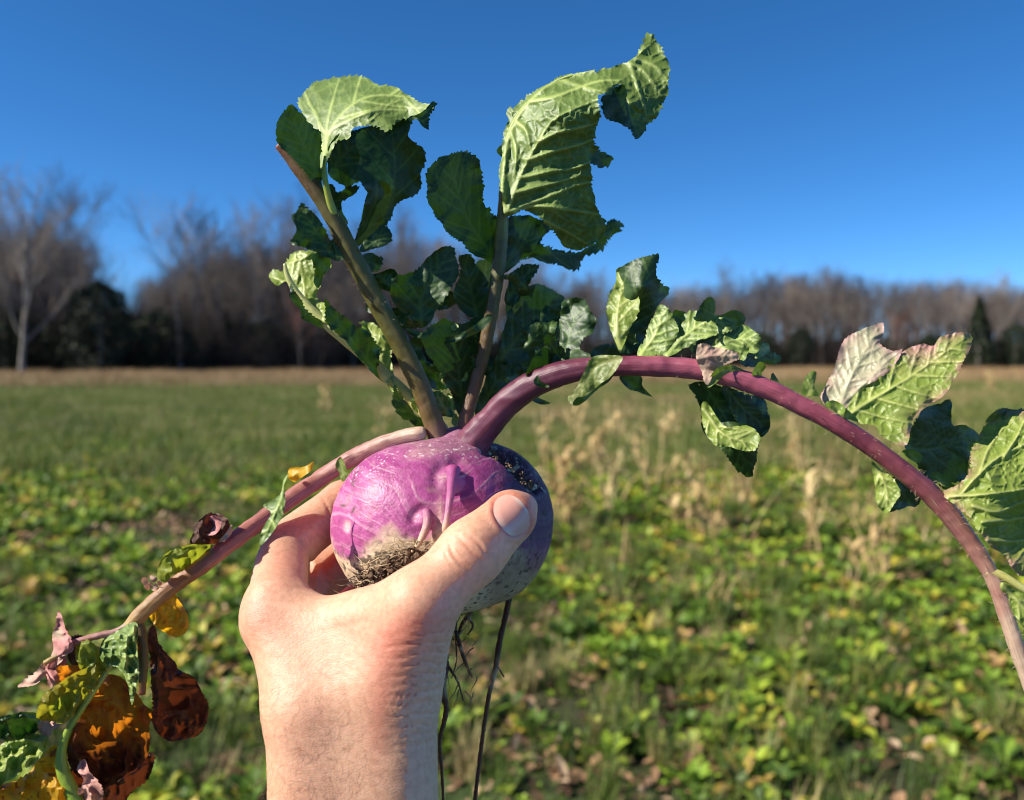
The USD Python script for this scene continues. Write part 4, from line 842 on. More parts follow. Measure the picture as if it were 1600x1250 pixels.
# ------------------------------------------------------------------ leaves
leaf_n = [0]
def leaf(par, m, outline, mid, depth, tx=0., ty=0., cup=0., under=False, label=None, veins=(), teeth=2.6, tooth=9.0, ruffle=.0022, wob=.0025, side=7, ang=50, agedf=None, age=0.0, cell=15, vh=1.0, name='leaf', roll=None, ctrl=()):
    """a leaf blade. outline and mid (its midrib) in photograph pixels, hung at `depth` metres; tx, ty: metres of depth gained per 100 px to the right / upwards;
    cup: how far the margins bend from the midrib towards (-) or away from (+) the viewer; roll: (px, py, angle, r, drop) a margin that curls over"""
    leaf_n[0] += 1; sd = leaf_n[0] * 13; rg = np.random.default_rng(sd)
    o = catmull(np.array(outline, float), 8, True); o = resample(np.vstack([o, o[:1]]), 1.5)[:-1]
    n = len(o); s = np.arange(n) * 1.5
    t = np.roll(o, -1, 0) - np.roll(o, 1, 0); t /= np.maximum(np.linalg.norm(t, axis=1, keepdims=True), 1e-9); nr = np.stack([t[:, 1], -t[:, 0]], 1)
    if shapely.Polygon(o).exterior.is_ccw: pass
    else: nr = -nr
    mid = resample(catmull(np.array(mid, float), 10), 1.5)
    base = mid[0]
    away = np.clip((np.linalg.norm(o - base, axis=1) - 8) / 20, 0, 1)
    ph = s / tooth + 3.2 * noise(np.stack([s / 22, 0 * s, 0 * s], 1), sd)
    jag = ((ph % 1) - .35) * (.1 + 1.5 * noise(np.stack([s / 13, 0 * s + 5, 0 * s], 1), sd) ** 1.5) + 3.4 * (fbm(np.stack([s / 30, 0 * s + 9, 0 * s], 1), 3, sd) - .5)
    o = o + nr * (jag * teeth * 1.25 * away)[:, None]
    poly = shapely.Polygon(o).buffer(0)
    if poly.geom_type != 'Polygon': poly = max(poly.geoms, key=lambda g: g.area)
    o = np.array(poly.exterior.coords)[:-1]
    x0, y0, x1, y1 = poly.bounds
    st = 1.7 if (x1 - x0) * (y1 - y0) < 60000 else 2.0
    X, Y = np.meshgrid(np.arange(x0, x1, st), np.arange(y0, y1, st)); X, Y = X.ravel(), Y.ravel()
    X = X + rg.uniform(-.3, .3, len(X)) * st; Y = Y + rg.uniform(-.3, .3, len(Y)) * st
    k = shapely.contains_xy(poly.buffer(-.9), X, Y)
    px, py = np.concatenate([o[:, 0], X[k]]), np.concatenate([o[:, 1], Y[k]])
    f = Delaunay(np.stack([px, py], 1)).simplices
    f = f[shapely.contains_xy(poly, px[f].mean(1), py[f].mean(1))]
    q = np.stack([px, py], 1); z0 = np.zeros(len(px))
    bd = cKDTree(o).query(q)[0]
    L = len(mid)
    md, mi = cKDTree(mid).query(q)
    along = mi / max(1, L - 1)
    # veins: midrib, the given ones, and side veins that leave the midrib
    tan = np.gradient(mid, axis=0); tan /= np.maximum(np.linalg.norm(tan, axis=1, keepdims=True), 1e-9)
    lines = [(mid, 3.6, 1.1)] + [(resample(catmull(np.array(v, float), 10), 1.5), 3.4, 1.2) for v in veins]
    tot = L * 1.5
    for j in range(side):
        for sg in (-1, 1):
            u = (j + .55 + .35 * sg * .5 + rg.uniform(-.15, .15)) / (side + .6)
            i = min(L - 1, int(u * L)); th = math.radians(ang * (1 - .25 * u) + rg.uniform(-6, 6)) * sg
            d = np.array([tan[i, 0] * math.cos(th) - tan[i, 1] * math.sin(th), tan[i, 0] * math.sin(th) + tan[i, 1] * math.cos(th)])
            ln = tot * .75 * (1.1 - u * .55); tt = np.linspace(0, 1, max(3, int(ln / 1.5)))[:, None]
            cur = mid[i] + d * ln * tt + tan[i] * ln * .22 * tt**2 + rg.normal(0, .6, (1, 2))
            cur = cur + np.stack([noise(np.stack([tt[:, 0] * 6, 0 * tt[:, 0] + sg, 0 * tt[:, 0] + j], 1), sd) - .5] * 2, 1) * 5 * tt
            lines.append((cur, 2.2, .5))
    vein = z0.copy(); ridge = z0.copy()
    for p, w0, w1 in lines:
        d_, i_ = cKDTree(p).query(q, distance_upper_bound=14)
        ok = np.isfinite(d_); w = w0 + (w1 - w0) * np.where(ok, i_, 0) / max(1, len(p) - 1); dd_ = np.where(ok, d_, 99)
        vein = np.maximum(vein, np.exp(-(dd_ / np.maximum(w, .6)) ** 2) * np.clip(w / 1.6, .35, 1)); ridge = np.maximum(ridge, np.exp(-(dd_ / (w * 1.5 + .6)) ** 2) * np.minimum(w, 3.2) / 2.4)
    area = max(1, int(poly.area / cell**2)); cp = np.stack([rg.uniform(x0, x1, area * 3), rg.uniform(y0, y1, area * 3)], 1)
    wq = q + np.stack([noise(np.stack([px / 12, py / 12, z0 + 3], 1), sd) - .5, noise(np.stack([px / 12, py / 12, z0 + 7], 1), sd) - .5], 1) * 8
    dv = cKDTree(cp).query(wq, k=2)[0]; e2 = dv[:, 1] - dv[:, 0]
    vein = np.maximum(vein, .30 * np.exp(-(e2 / 1.3) ** 2)); ridge = np.maximum(ridge, .14 * np.exp(-(e2 / 1.8) ** 2))
    puff = np.clip(np.minimum(e2 * .7, (1 - ridge) * 9) / 7, 0, 1); puff = puff * (2 - puff)
    # depth
    cx, cy = base
    dz = tx * (px - cx) / 100 - ty * (py - cy) / 100
    width = max(6., np.percentile(md, 90)); dz = dz + cup * (md / width) ** 2
    dz = dz + wob * 2 * (fbm(np.stack([px / 55, py / 55, z0], 1), 2, sd) - .5) * np.clip(np.hypot(px - cx, py - cy) / 30, 0, 1)
    dz = dz + ruffle * 2 * (noise(np.stack([px / 16, py / 16, z0], 1), sd + 1) - .5) * np.exp(-bd / 11)
    if par == 'S4' and poly.area > 900 and wob > .002:      # dying leaves are crumpled into sharp folds
        cz = noise(np.stack([px / 26, py / 26, z0 + 2], 1), sd + 5) - .5; cz2 = noise(np.stack([px / 12, py / 12, z0 + 4], 1), sd + 6) - .5
        dz = dz + (np.abs(cz) * .016 + np.abs(cz2) * .006 - .005) * np.clip(bd / 6, .4, 1)
    if roll is not None:
        rx, ry, ra, rr_, drop = roll; uu = (px - rx) * math.cos(ra) + (py - ry) * math.sin(ra); dz = dz + drop * np.clip(uu / rr_, 0, None) ** 2
    if len(ctrl):
        ct_ = np.array(ctrl, float); dz = dz + RBFInterpolator(ct_[:, :2], ct_[:, 2] / 1000., kernel='thin_plate_spline', degree=1)(q)
    if under: dz = dz - .00065 * vh * ridge + .00042 * vh * puff
    else: dz = dz + .00025 * vh * ridge - .00030 * vh * puff
    V = P(px, py, depth + dz)
    nn_ = np.cross(V[f[:, 1]] - V[f[:, 0]], V[f[:, 2]] - V[f[:, 0]]); c = V[f].mean(1) - EYE
    facing = (nn_ * c).sum(1) < 0
    f = np.where((facing != (not under))[:, None], f[:, ::-1], f)
    ag = np.clip(age * (fbm(np.stack([px / 30, py / 30, z0], 1), 3, sd + 2) * 2.2 - .4), 0, 1)
    if agedf is not None: ag = np.clip(ag + agedf(px, py, bd, fbm(np.stack([px / 14, py / 14, z0], 1), 3, sd + 3)), 0, 1)
    pr = tobj(name, (V, f), m, STK[par] if isinstance(par, str) else par, smooth=True, attrs={'vein': vein * .9, 'aged': ag})
    return tag(pr, label)
edge_age = lambda w, a: (lambda x, y, b, n: a * np.exp(-b / w) * np.clip((n - .35) * 4, 0, 1))
# --- on the thick olive stalk
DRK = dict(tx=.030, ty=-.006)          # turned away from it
leaf('S1', 'fresh_leaf', [(505, 282), (497, 245), (486, 212), (474, 178), (468, 160), (490, 130), (520, 118), (570, 121), (622, 140), (650, 155), (677, 166), (668, 178), (640, 182), (616, 190), (603, 199), (585, 194), (555, 201), (548, 216), (526, 220), (516, 242), (511, 282)],
     [(508, 283), (507, 245), (516, 205), (540, 172), (580, 150), (640, 152), (670, 164)], .395, tx=-.010, ty=.022, under=True, label='large pale leaf folded over at the top, underside out',
     veins=[[(508, 250), (501, 215), (495, 180), (480, 160)], [(509, 235), (512, 190), (522, 150), (530, 124)], [(520, 200), (550, 185), (590, 172), (635, 172)]], side=4, ang=48, teeth=3.2, cell=13, ctrl=[(508, 280, 0), (470, 165, 6), (560, 120, 14), (570, 160, -4), (560, 200, -3), (670, 170, -4), (630, 185, 4), (516, 240, 1)])
v, f, uv, c = pxtube([(522, 335, .3985, 6), (514, 310, .396, 5.5), (508, 282, .394, 4.6), (507, 262, .3937, 3.6), (508, 244, .3945, 2.2)], 10); tobj('branch', (v, f), 'lime_stalk', STK['S1'], smooth=True, uv=uv)
leaf('S1', 'fresh_leaf', [(498, 300), (490, 282), (470, 258), (450, 238), (435, 222), (433, 195), (442, 175), (456, 165), (470, 178), (492, 198), (503, 206), (501, 240), (500, 270), (505, 300)], [(502, 300), (492, 260), (470, 215), (456, 175)], .402, label='dark folded leaf lobe beside the torn stalk end', **DRK)
leaf('S1', 'fresh_leaf', [(512, 262), (520, 222), (545, 208), (590, 196), (640, 184), (630, 210), (600, 216), (566, 235), (562, 262), (566, 276), (545, 291), (530, 286), (516, 276)], [(514, 270), (540, 240), (590, 205), (630, 192)], .408, label='dark inner fold of the top leaf', **DRK)
leaf('S1', 'fresh_leaf', [(640, 182), (655, 178), (672, 166), (678, 164), (668, 180), (670, 203), (660, 196), (652, 186), (640, 190)], [(640, 186), (660, 180), (674, 168)], .392, tx=.02, ty=0, side=2, teeth=3.5, label='dark ragged tip of the top leaf')
leaf('S1', 'fresh_leaf', [(552, 382), (563, 348), (570, 312), (573, 300), (560, 281), (556, 264), (562, 245), (556, 226), (560, 206), (600, 196), (637, 188), (638, 214), (658, 230), (665, 254), (659, 270), (657, 290), (643, 306), (620, 320), (606, 345), (582, 369), (558, 386)],
     [(556, 383), (586, 345), (612, 318), (617, 260), (612, 200)], .405, tx=.022, ty=-.004, cup=-.004, side=5, label='dark leaf with a glowing green lower half, hanging inside the top leaf', veins=[[(566, 365), (580, 330), (590, 300), (585, 265)]], ctrl=[(556, 383, 0), (575, 310, -6), (560, 225, 8), (640, 210, 0), (660, 270, 6), (600, 350, 3)])
leaf('S1', 'yellowgreen_leaf', [(554, 381), (563, 348), (570, 314), (578, 296), (590, 282), (604, 285), (612, 300), (608, 320), (598, 345), (580, 368), (560, 384)], [(556, 382), (584, 340), (602, 292)], .4035, side=4, teeth=1.2, label='glowing green lower half of the hanging leaf', tx=.022, ty=-.004)
leaf('S1', 'fresh_leaf', [(508, 300), (512, 286), (522, 291), (527, 301), (545, 292), (562, 291), (556, 302), (544, 311), (536, 322), (540, 350), (526, 362), (514, 345), (508, 320)], [(516, 352), (520, 320), (540, 303), (560, 292)], .403, side=3, label='small dark lobe with a pointed tip', **DRK)
leaf('S1', 'fresh_leaf', [(562, 390), (568, 378), (582, 364), (600, 354), (611, 368), (604, 381), (585, 388), (568, 394)], [(562, 390), (585, 376), (606, 364)], .400, tx=.012, ty=-.004, side=3, label='small green lobe right of the stalk')
leaf('S1', 'fresh_leaf', [(562, 402), (575, 396), (590, 400), (599, 409), (592, 421), (577, 424), (566, 416)], [(563, 404), (580, 410), (596, 412)], .403, side=2, label='small dark lobe under the green one', **DRK)
leaf('S1', 'fresh_leaf', [(470, 318), (485, 329), (500, 344), (514, 372), (524, 395), (515, 403), (490, 393), (466, 386), (454, 379), (461, 360), (452, 335), (462, 330)], [(520, 400), (500, 370), (470, 325)], .398, tx=.016, ty=.004, ruffle=.004, side=5, tooth=7, label='crinkled dark grey-green lobe left of the stalk', age=.0)
leaf('S1', 'fresh_leaf', [(498, 396), (505, 382), (520, 372), (532, 380), (540, 400), (528, 408), (512, 402)], [(535, 402), (518, 392), (502, 392)], .3985, tx=.004, ty=.006, side=2, label='yellowish-green fold at the stalk')
# --- pale leaf of the slim stalk
leaf('S5', 'lime_leaf', [(516, 514), (490, 495), (470, 475), (455, 455), (446, 440), (432, 447), (420, 432), (428, 420), (442, 424), (447, 407), (463, 391), (488, 394), (510, 399), (518, 416), (503, 438), (497, 462), (510, 480), (520, 492), (519, 506), (534, 524)],
     [(522, 516), (485, 482), (462, 455), (448, 425), (462, 396)], .419, tx=-.010, ty=.012, side=6, ruffle=.005, cell=9, under=True, vh=1.4, label='pale crinkled leaf bending at the left')
leaf('S5', 'fresh_leaf', [(490, 400), (512, 398), (516, 415), (506, 432), (498, 450), (490, 440), (496, 420)], [(496, 446), (506, 420), (510, 402)], .416, side=3, ruffle=.004, label='dark curled margin of the pale leaf', **DRK)
leaf('S5', 'fresh_leaf', [(452, 440), (470, 470), (492, 492), (512, 510), (500, 512), (484, 504), (470, 497), (472, 484), (458, 470)], [(512, 510), (480, 488), (456, 448)], .4245, side=3, ruffle=.004, tooth=6, label='dark toothed underside along the pale midrib', **DRK)
leaf('S5', 'fresh_leaf', [(508, 470), (530, 492), (556, 508), (575, 520), (590, 545), (592, 575), (606, 600), (590, 590), (570, 565), (548, 540), (524, 518), (512, 500)], [(600, 596), (560, 545), (515, 485)], .423, side=5, ruffle=.004, label='dark narrow lobe along the slim stalk', **DRK)
leaf('S5', 'lime_leaf', [(562, 505), (575, 502), (590, 509), (604, 528), (612, 560), (618, 602), (632, 625), (612, 612), (596, 592), (584, 571), (572, 546), (566, 525)], [(626, 622), (604, 580), (576, 510)], .4185, tx=-.006, ty=.01, side=6, ruffle=.005, cell=8, under=True, label='pale mottled crinkled lobe between the stalks')
leaf('S5', 'fresh_leaf', [(615, 600), (630, 625), (655, 650), (678, 668), (670, 682), (650, 668), (628, 652), (617, 630)], [(676, 672), (640, 640), (618, 610)], .4255, side=4, label='dark lobe low behind the stalks', **DRK)
leaf('S5', 'lime_leaf', [(642, 632), (650, 616), (662, 622), (664, 640), (656, 646), (648, 642)], [(660, 644), (652, 622)], .417, tx=0, ty=.004, side=2, label='small green lobe by the stalk foot')
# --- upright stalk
leaf('S2', 'fresh_leaf', [(772, 414), (752, 402), (730, 388), (704, 366), (680, 341), (671, 312), (664, 285), (668, 264), (685, 247), (705, 237), (726, 240), (743, 250), (752, 270), (757, 290), (756, 312), (768, 334), (778, 348), (780, 380), (778, 408)],
     [(775, 408), (752, 375), (730, 340), (715, 295), (704, 255)], .418, tx=.024, ty=-.004, side=6, ang=38, tooth=8, teeth=3.0, vh=.8, label='dark round-tipped leaf, upper side, standing left of the upright stalk')
TALLO = [(788, 335), (784, 300), (782, 262), (787, 222), (793, 190), (792, 176), (810, 164), (830, 149), (870, 125), (920, 111), (978, 97), (1000, 76), (1014, 55), (1030, 70), (1043, 98), (1047, 130), (1041, 158), (1024, 184), (1012, 192), (998, 178), (984, 160), (980, 140), (965, 138), (956, 152), (938, 152), (941, 183), (932, 197), (926, 222), (937, 230), (924, 250), (925, 290), (931, 322), (941, 338), (948, 352), (936, 372), (912, 384), (888, 386), (868, 366), (848, 346), (834, 337), (818, 329), (800, 336)]
leaf('S2', 'fresh_leaf', TALLO, [(789, 332), (786, 280), (790, 240), (801, 198), (828, 158), (875, 124), (976, 97), (1015, 70)], .402, under=True, side=0, cell=15, vh=1.7, wob=.003, teeth=3.2,
     veins=[[(793, 330), (806, 295), (818, 265), (842, 221), (868, 185), (936, 154)], [(797, 330), (850, 310), (900, 290), (930, 284)], [(812, 278), (860, 268), (900, 262), (925, 250)], [(824, 250), (860, 238), (900, 228), (926, 218)], [(842, 221), (870, 208), (905, 200), (935, 192)], [(800, 330), (840, 322), (890, 328), (935, 335)], [(805, 332), (850, 345), (890, 365), (915, 380)], [(828, 158), (870, 150), (930, 128), (975, 125)], [(806, 190), (822, 205), (830, 240)], [(875, 124), (910, 135), (950, 145)], [(978, 97), (1005, 110), (1035, 150)], [(985, 100), (995, 130), (1010, 180)], [(995, 92), (1025, 105), (1045, 128)], [(806, 300), (850, 290), (905, 275)], [(798, 205), (806, 240), (803, 285)]],
     ctrl=[(788, 330, 0), (784, 262, 0), (800, 185, 5), (880, 122, 6), (978, 98, 3), (1016, 58, 10), (1044, 125, 2), (1015, 190, -5), (960, 145, -11), (868, 165, -8), (868, 190, -10), (936, 160, -13), (930, 215, -5), (860, 240, -5), (925, 280, 0), (860, 300, -2), (940, 345, 9), (880, 380, 9), (830, 330, 0)], label='tall broad pale leaf with a hooked tip, veined underside out')
leaf('S2', 'fresh_leaf', [(938, 158), (960, 136), (982, 134), (988, 160), (1010, 190), (1006, 208), (994, 216), (984, 203), (960, 192), (942, 184)], [(985, 145), (985, 175), (996, 210)], .412, side=4, teeth=4, label='dark curled-back lobe under the hooked tip', **DRK)
leaf('S2', 'fresh_leaf', [(910, 215), (930, 218), (938, 232), (951, 248), (945, 258), (930, 260), (915, 250)], [(912, 235), (945, 250)], .409, side=2, teeth=3.5, label='dark ragged bit behind the margin', **DRK)
leaf('S2', 'fresh_leaf', [(776, 236), (784, 226), (790, 236), (786, 246)], [(790, 236), (778, 236)], .410, side=1, teeth=1, label='small dark scrap at the left of the tall leaf', **DRK)
leaf('S2', 'fresh_leaf', [(784, 425), (786, 380), (792, 344), (830, 336), (850, 348), (857, 362), (850, 375), (868, 390), (905, 394), (930, 372), (945, 345), (968, 350), (960, 372), (942, 386), (916, 400), (905, 420), (880, 416), (850, 408), (815, 412), (790, 426)],
     [(786, 420), (815, 408), (860, 396), (910, 394), (950, 362)], .4135, side=5, teeth=4.0, label='wide dark leaf under the tall pale one', veins=[[(788, 415), (815, 385), (830, 350)]], **DRK)
leaf('S2', 'fresh_leaf', [(655, 512), (640, 497), (622, 485), (611, 466), (608, 450), (615, 430), (640, 425), (655, 419), (670, 404), (690, 387), (706, 386), (712, 400), (716, 430), (706, 450), (691, 470), (680, 488), (668, 508)], [(660, 511), (657, 470), (675, 435), (698, 400)], .410, tx=.016, ty=-.005, cup=-.003, side=6, ruffle=.003, label='green leaf between the two upright stalks', ctrl=[(658, 505, 0), (612, 455, 8), (712, 420, -4), (690, 390, 2)])
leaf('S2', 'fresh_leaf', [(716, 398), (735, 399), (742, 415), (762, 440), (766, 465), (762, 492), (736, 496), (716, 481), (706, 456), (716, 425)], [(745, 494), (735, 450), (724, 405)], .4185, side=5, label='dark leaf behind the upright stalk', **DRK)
leaf('S2', 'lime_leaf', [(742, 415), (752, 408), (768, 414), (772, 440), (764, 450), (752, 436)], [(768, 448), (752, 414)], .421, tx=-.01, ty=.012, under=True, side=2, ruffle=.004, label='small pale scrap of leaf behind the upright stalk')
leaf('S2', 'fresh_leaf', [(788, 470), (794, 440), (800, 424), (822, 411), (846, 412), (840, 430), (826, 446), (815, 466), (800, 478)], [(792, 470), (815, 436), (840, 416)], .4155, tx=.006, ty=.002, side=4, ruffle=.004, label='crinkled green lobe right of the upright stalk')
leaf('S2', 'lime_leaf', [(792, 470), (806, 462), (818, 470), (808, 486), (797, 497), (790, 490)], [(792, 490), (812, 468)], .419, tx=-.01, ty=.01, under=True, side=2, label='pale glint of leaf right of the upright stalk')
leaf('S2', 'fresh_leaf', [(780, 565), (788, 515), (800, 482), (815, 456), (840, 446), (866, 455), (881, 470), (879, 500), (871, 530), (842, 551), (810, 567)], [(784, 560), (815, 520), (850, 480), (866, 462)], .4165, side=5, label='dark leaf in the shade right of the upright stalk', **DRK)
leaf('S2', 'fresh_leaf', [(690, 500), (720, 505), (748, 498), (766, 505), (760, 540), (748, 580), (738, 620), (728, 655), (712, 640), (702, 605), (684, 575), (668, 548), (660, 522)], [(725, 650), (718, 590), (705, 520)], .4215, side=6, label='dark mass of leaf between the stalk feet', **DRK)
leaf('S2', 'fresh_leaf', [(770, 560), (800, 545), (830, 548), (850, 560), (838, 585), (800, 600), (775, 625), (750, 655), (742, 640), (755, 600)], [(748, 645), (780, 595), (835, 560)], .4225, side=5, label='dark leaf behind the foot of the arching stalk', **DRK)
leaf('S2', 'fresh_leaf', [(636, 512), (660, 520), (700, 527), (740, 508), (762, 492), (768, 500), (745, 520), (705, 536), (665, 531), (640, 522)], [(638, 515), (700, 531), (764, 496)], .4075, tx=-.004, ty=.0, side=0, teeth=1, cell=20, label='boat-shaped leaf base curving across the gap')
leaf('S2', 'fresh_leaf', [(676, 524), (690, 512), (712, 504), (716, 515), (702, 526), (684, 530)], [(680, 526), (712, 508)], .409, tx=-.004, ty=.01, side=2, under=True, ruffle=.004, label='frilled pale edge of leaf')
for px, py, w, h in ((693, 588, 8, 14), (706, 628, 10, 13), (712, 655, 7, 14), (655, 585, 8, 16), (722, 585, 9, 11), (640, 545, 9, 12)):
    leaf('S2', 'lime_leaf', [(px - w, py + h * .3), (px - w * .5, py - h), (px + w * .3, py - h * .6), (px + w, py), (px + w * .5, py + h)], [(px, py + h), (px, py - h)], .4185, tx=-.012, ty=.012, under=True, side=2, ruffle=.004, label='small lit scrap of leaf in the dark gap')
# --- arching purple stalk
leaf('S3', 'lime_leaf', [(968, 550), (955, 512), (947, 490), (954, 460), (962, 440), (965, 420), (984, 410), (992, 420), (988, 445), (996, 462), (996, 490), (985, 515), (974, 540)], [(968, 546), (964, 500), (972, 450), (982, 415)], .3865, under=True, side=5, teeth=2.4, tx=-.014, ty=.010, label='lit pale half of the folded upright leaf')
leaf('S3', 'fresh_leaf', [(848, 575), (872, 540), (878, 490), (880, 468), (905, 467), (926, 495), (926, 520), (911, 530), (906, 546), (922, 556), (905, 566), (880, 572)], [(878, 566), (888, 530), (902, 480)], .3965, tx=.004, ty=.004, side=5, ruffle=.005, label='crinkled green leaf at the start of the arch', ctrl=[(878, 560, 0), (880, 475, 5), (920, 500, -6)])
leaf('S3', 'fresh_leaf', [(826, 590), (835, 560), (850, 545), (872, 556), (900, 560), (930, 545), (950, 536), (975, 540), (982, 556), (950, 562), (910, 566), (870, 582)], [(840, 580), (900, 566), (970, 552)], .394, side=5, ruffle=.005, teeth=4, label='dark ruffled leaf lying along the top of the arch', **DRK)
leaf('S3', 'fresh_leaf', [(966, 548), (955, 512), (948, 490), (955, 460), (963, 440), (966, 420), (985, 410), (1001, 402), (1024, 398), (1031, 398), (1026, 430), (1041, 448), (1043, 460), (1031, 480), (1021, 500), (1010, 522), (990, 550)], [(970, 548), (985, 500), (1005, 450), (1022, 405)], .389, side=6, teeth=3, label='dark half of the folded upright leaf', ctrl=[(970, 545, 0), (1005, 450, 0), (950, 480, 11), (965, 425, 13), (1040, 455, 17), (1000, 535, 7), (1026, 402, 3)], veins=[[(966, 545), (964, 500), (972, 450), (985, 415)]], under=False, agedf=None)
leaf('S3', 'fresh_leaf', [(996, 556), (1010, 522), (1022, 500), (1032, 478), (1046, 490), (1059, 515), (1052, 540), (1036, 556)], [(1000, 554), (1025, 520), (1036, 484)], .3865, tx=-.012, ty=.012, under=True, side=5, ruffle=.003, label='pale lit leaf standing behind the folded one')
leaf('S3', 'fresh_leaf', [(1036, 558), (1046, 530), (1058, 508), (1076, 488), (1095, 492), (1118, 494), (1140, 500), (1150, 512), (1130, 520), (1112, 530), (1090, 535), (1066, 548)], [(1042, 554), (1070, 525), (1105, 503), (1140, 506)], .3825, tx=-.010, ty=.012, under=True, side=6, ruffle=.003, label='pale veined leaf on top of the arch')
leaf('S3', 'fresh_leaf', [(1086, 500), (1096, 480), (1110, 465), (1117, 478), (1118, 492), (1150, 484), (1166, 498), (1152, 512), (1120, 506)], [(1150, 500), (1120, 496), (1108, 470)], .389, side=3, label='dark leaf behind the pale veined one', **DRK)
leaf('S3', 'fresh_leaf', [(1078, 545), (1090, 525), (1118, 515), (1148, 512), (1170, 522), (1150, 535), (1120, 552), (1095, 556)], [(1080, 548), (1115, 530), (1160, 522)], .381, side=4, label='dark shaded leaf on the arch', **DRK)
leaf('S3', 'fresh_leaf', [(1112, 540), (1130, 522), (1155, 508), (1178, 516), (1190, 535), (1180, 548), (1168, 546), (1160, 560), (1140, 552), (1124, 556)], [(1114, 546), (1150, 530), (1186, 532)], .3785, tx=-.008, ty=.012, under=True, side=5, ruffle=.004, label='pale crinkled leaf right of the withered flap')
leaf('S3', 'fresh_leaf', [(1150, 545), (1180, 535), (1200, 548), (1220, 556), (1208, 566), (1190, 570), (1170, 578), (1156, 565)], [(1152, 556), (1185, 552), (1216, 557)], .380, side=4, teeth=4, label='dark jagged leaf end over the stalk', **DRK)
leaf('S3', 'dry_leaf', [(1088, 562), (1090, 540), (1102, 536), (1115, 542), (1150, 549), (1156, 560), (1142, 566), (1122, 576), (1112, 592), (1104, 600), (1098, 582)], [(1092, 560), (1115, 556), (1150, 556)], .371, tx=-.004, ty=.004, side=4, under=True, teeth=1.5, label='withered pinkish-brown flap on the stalk', age=.35)
leaf('S3', 'lime_leaf', [(1106, 606), (1110, 588), (1122, 574), (1145, 570), (1162, 580), (1140, 584), (1122, 596)], [(1108, 602), (1125, 582), (1158, 578)], .3695, tx=.004, ty=0, side=3, teeth=1, label='olive curl below the withered flap')
leaf('S3', 'lime_leaf', [(1175, 584), (1186, 566), (1196, 572), (1190, 586), (1205, 600), (1196, 604), (1182, 596)], [(1180, 592), (1188, 570)], .371, side=2, teeth=1, label='small curled lobe on the stalk', **DRK)
leaf('S3', 'fresh_leaf', [(1205, 604), (1206, 582), (1214, 590), (1222, 606), (1228, 618)], [(1220, 612), (1207, 585)], .373, side=2, teeth=1, label='small pointed grey-green lobe')
leaf('S3', 'lime_leaf', [(972, 557), (945, 555), (926, 559), (916, 575), (908, 592), (902, 606), (888, 621), (897, 632), (914, 620), (936, 601), (955, 588), (968, 570)], [(968, 560), (935, 570), (912, 600), (894, 628)], .3625, tx=-.006, ty=.004, side=5, teeth=1.0, tooth=20, cell=10, label='yellow-green flap wrapped over the stalk', age=.12)
leaf('S3', 'fresh_leaf', [(902, 622), (916, 618), (936, 602), (960, 580), (952, 596), (930, 610), (908, 630), (896, 632)], [(950, 592), (900, 628)], .3655, side=2, teeth=1, label='dark inside of the wrapped flap', **DRK)
leaf('S3', 'fresh_leaf', [(968, 588), (1000, 588), (1004, 603), (1019, 620), (998, 612), (980, 606)], [(970, 590), (1016, 618)], .388, side=2, teeth=1, label='small dark lobe pointing down under the arch', **DRK)
leaf('S3', 'fresh_leaf', [(828, 616), (842, 622), (860, 630), (846, 632), (832, 626)], [(828, 618), (858, 630)], .396, side=0, teeth=.5, label='dark thorn-like scrap under the arch', **DRK)
leaf('S3', 'fresh_leaf', [(834, 598), (840, 586), (846, 596), (858, 604), (846, 606)], [(836, 594), (856, 604)], .3805, side=0, teeth=.5, label='small curled green scrap on the stalk')
leaf('S3', 'fresh_leaf', [(1078, 600), (1100, 596), (1130, 604), (1160, 612), (1192, 622), (1200, 645), (1204, 664), (1190, 680), (1186, 700), (1183, 724), (1176, 746), (1160, 738), (1142, 725), (1126, 705), (1110, 690), (1100, 668), (1095, 640), (1084, 615)], [(1100, 600), (1125, 640), (1150, 690), (1172, 740)], .384, side=7, label='green leaf hanging down under the arch, dark at its tip',
     ctrl=[(1100, 600, 0), (1090, 640, 3), (1110, 690, 6), (1150, 690, -5), (1172, 742, 10), (1195, 650, 10), (1160, 620, 3), (1125, 640, 4)], ruffle=.003)
leaf('S3', 'fresh_leaf', [(1128, 604), (1150, 608), (1190, 622), (1202, 645), (1204, 664), (1192, 680), (1170, 672), (1150, 655), (1136, 632)], [(1135, 608), (1165, 640), (1196, 668)], .379, side=5, label='dark upper lobe of the hanging leaf', tx=.02, ty=.0)
leaf('S3', 'lime_leaf', [(1096, 634), (1106, 630), (1130, 664), (1150, 668), (1172, 668), (1188, 682), (1184, 700), (1176, 706), (1156, 704), (1140, 700), (1124, 700), (1110, 690), (1100, 668)], [(1100, 640), (1130, 678), (1178, 694)], .3775, under=True, side=4, teeth=1.4, tx=-.008, ty=.010, vh=1.6, label='lit green fold of the hanging leaf')
leaf('S3', 'lime_leaf', [(1254, 616), (1258, 590), (1270, 580), (1275, 584), (1272, 604), (1280, 618), (1268, 618)], [(1264, 618), (1271, 584)], .3725, tx=-.004, ty=.006, side=3, teeth=.8, label='tiny upright leaf on the stalk')
pinkedge = lambda x, y, b, n: .85 * np.exp(-b / 10) * np.clip((n - .30) * 4, 0, 1)
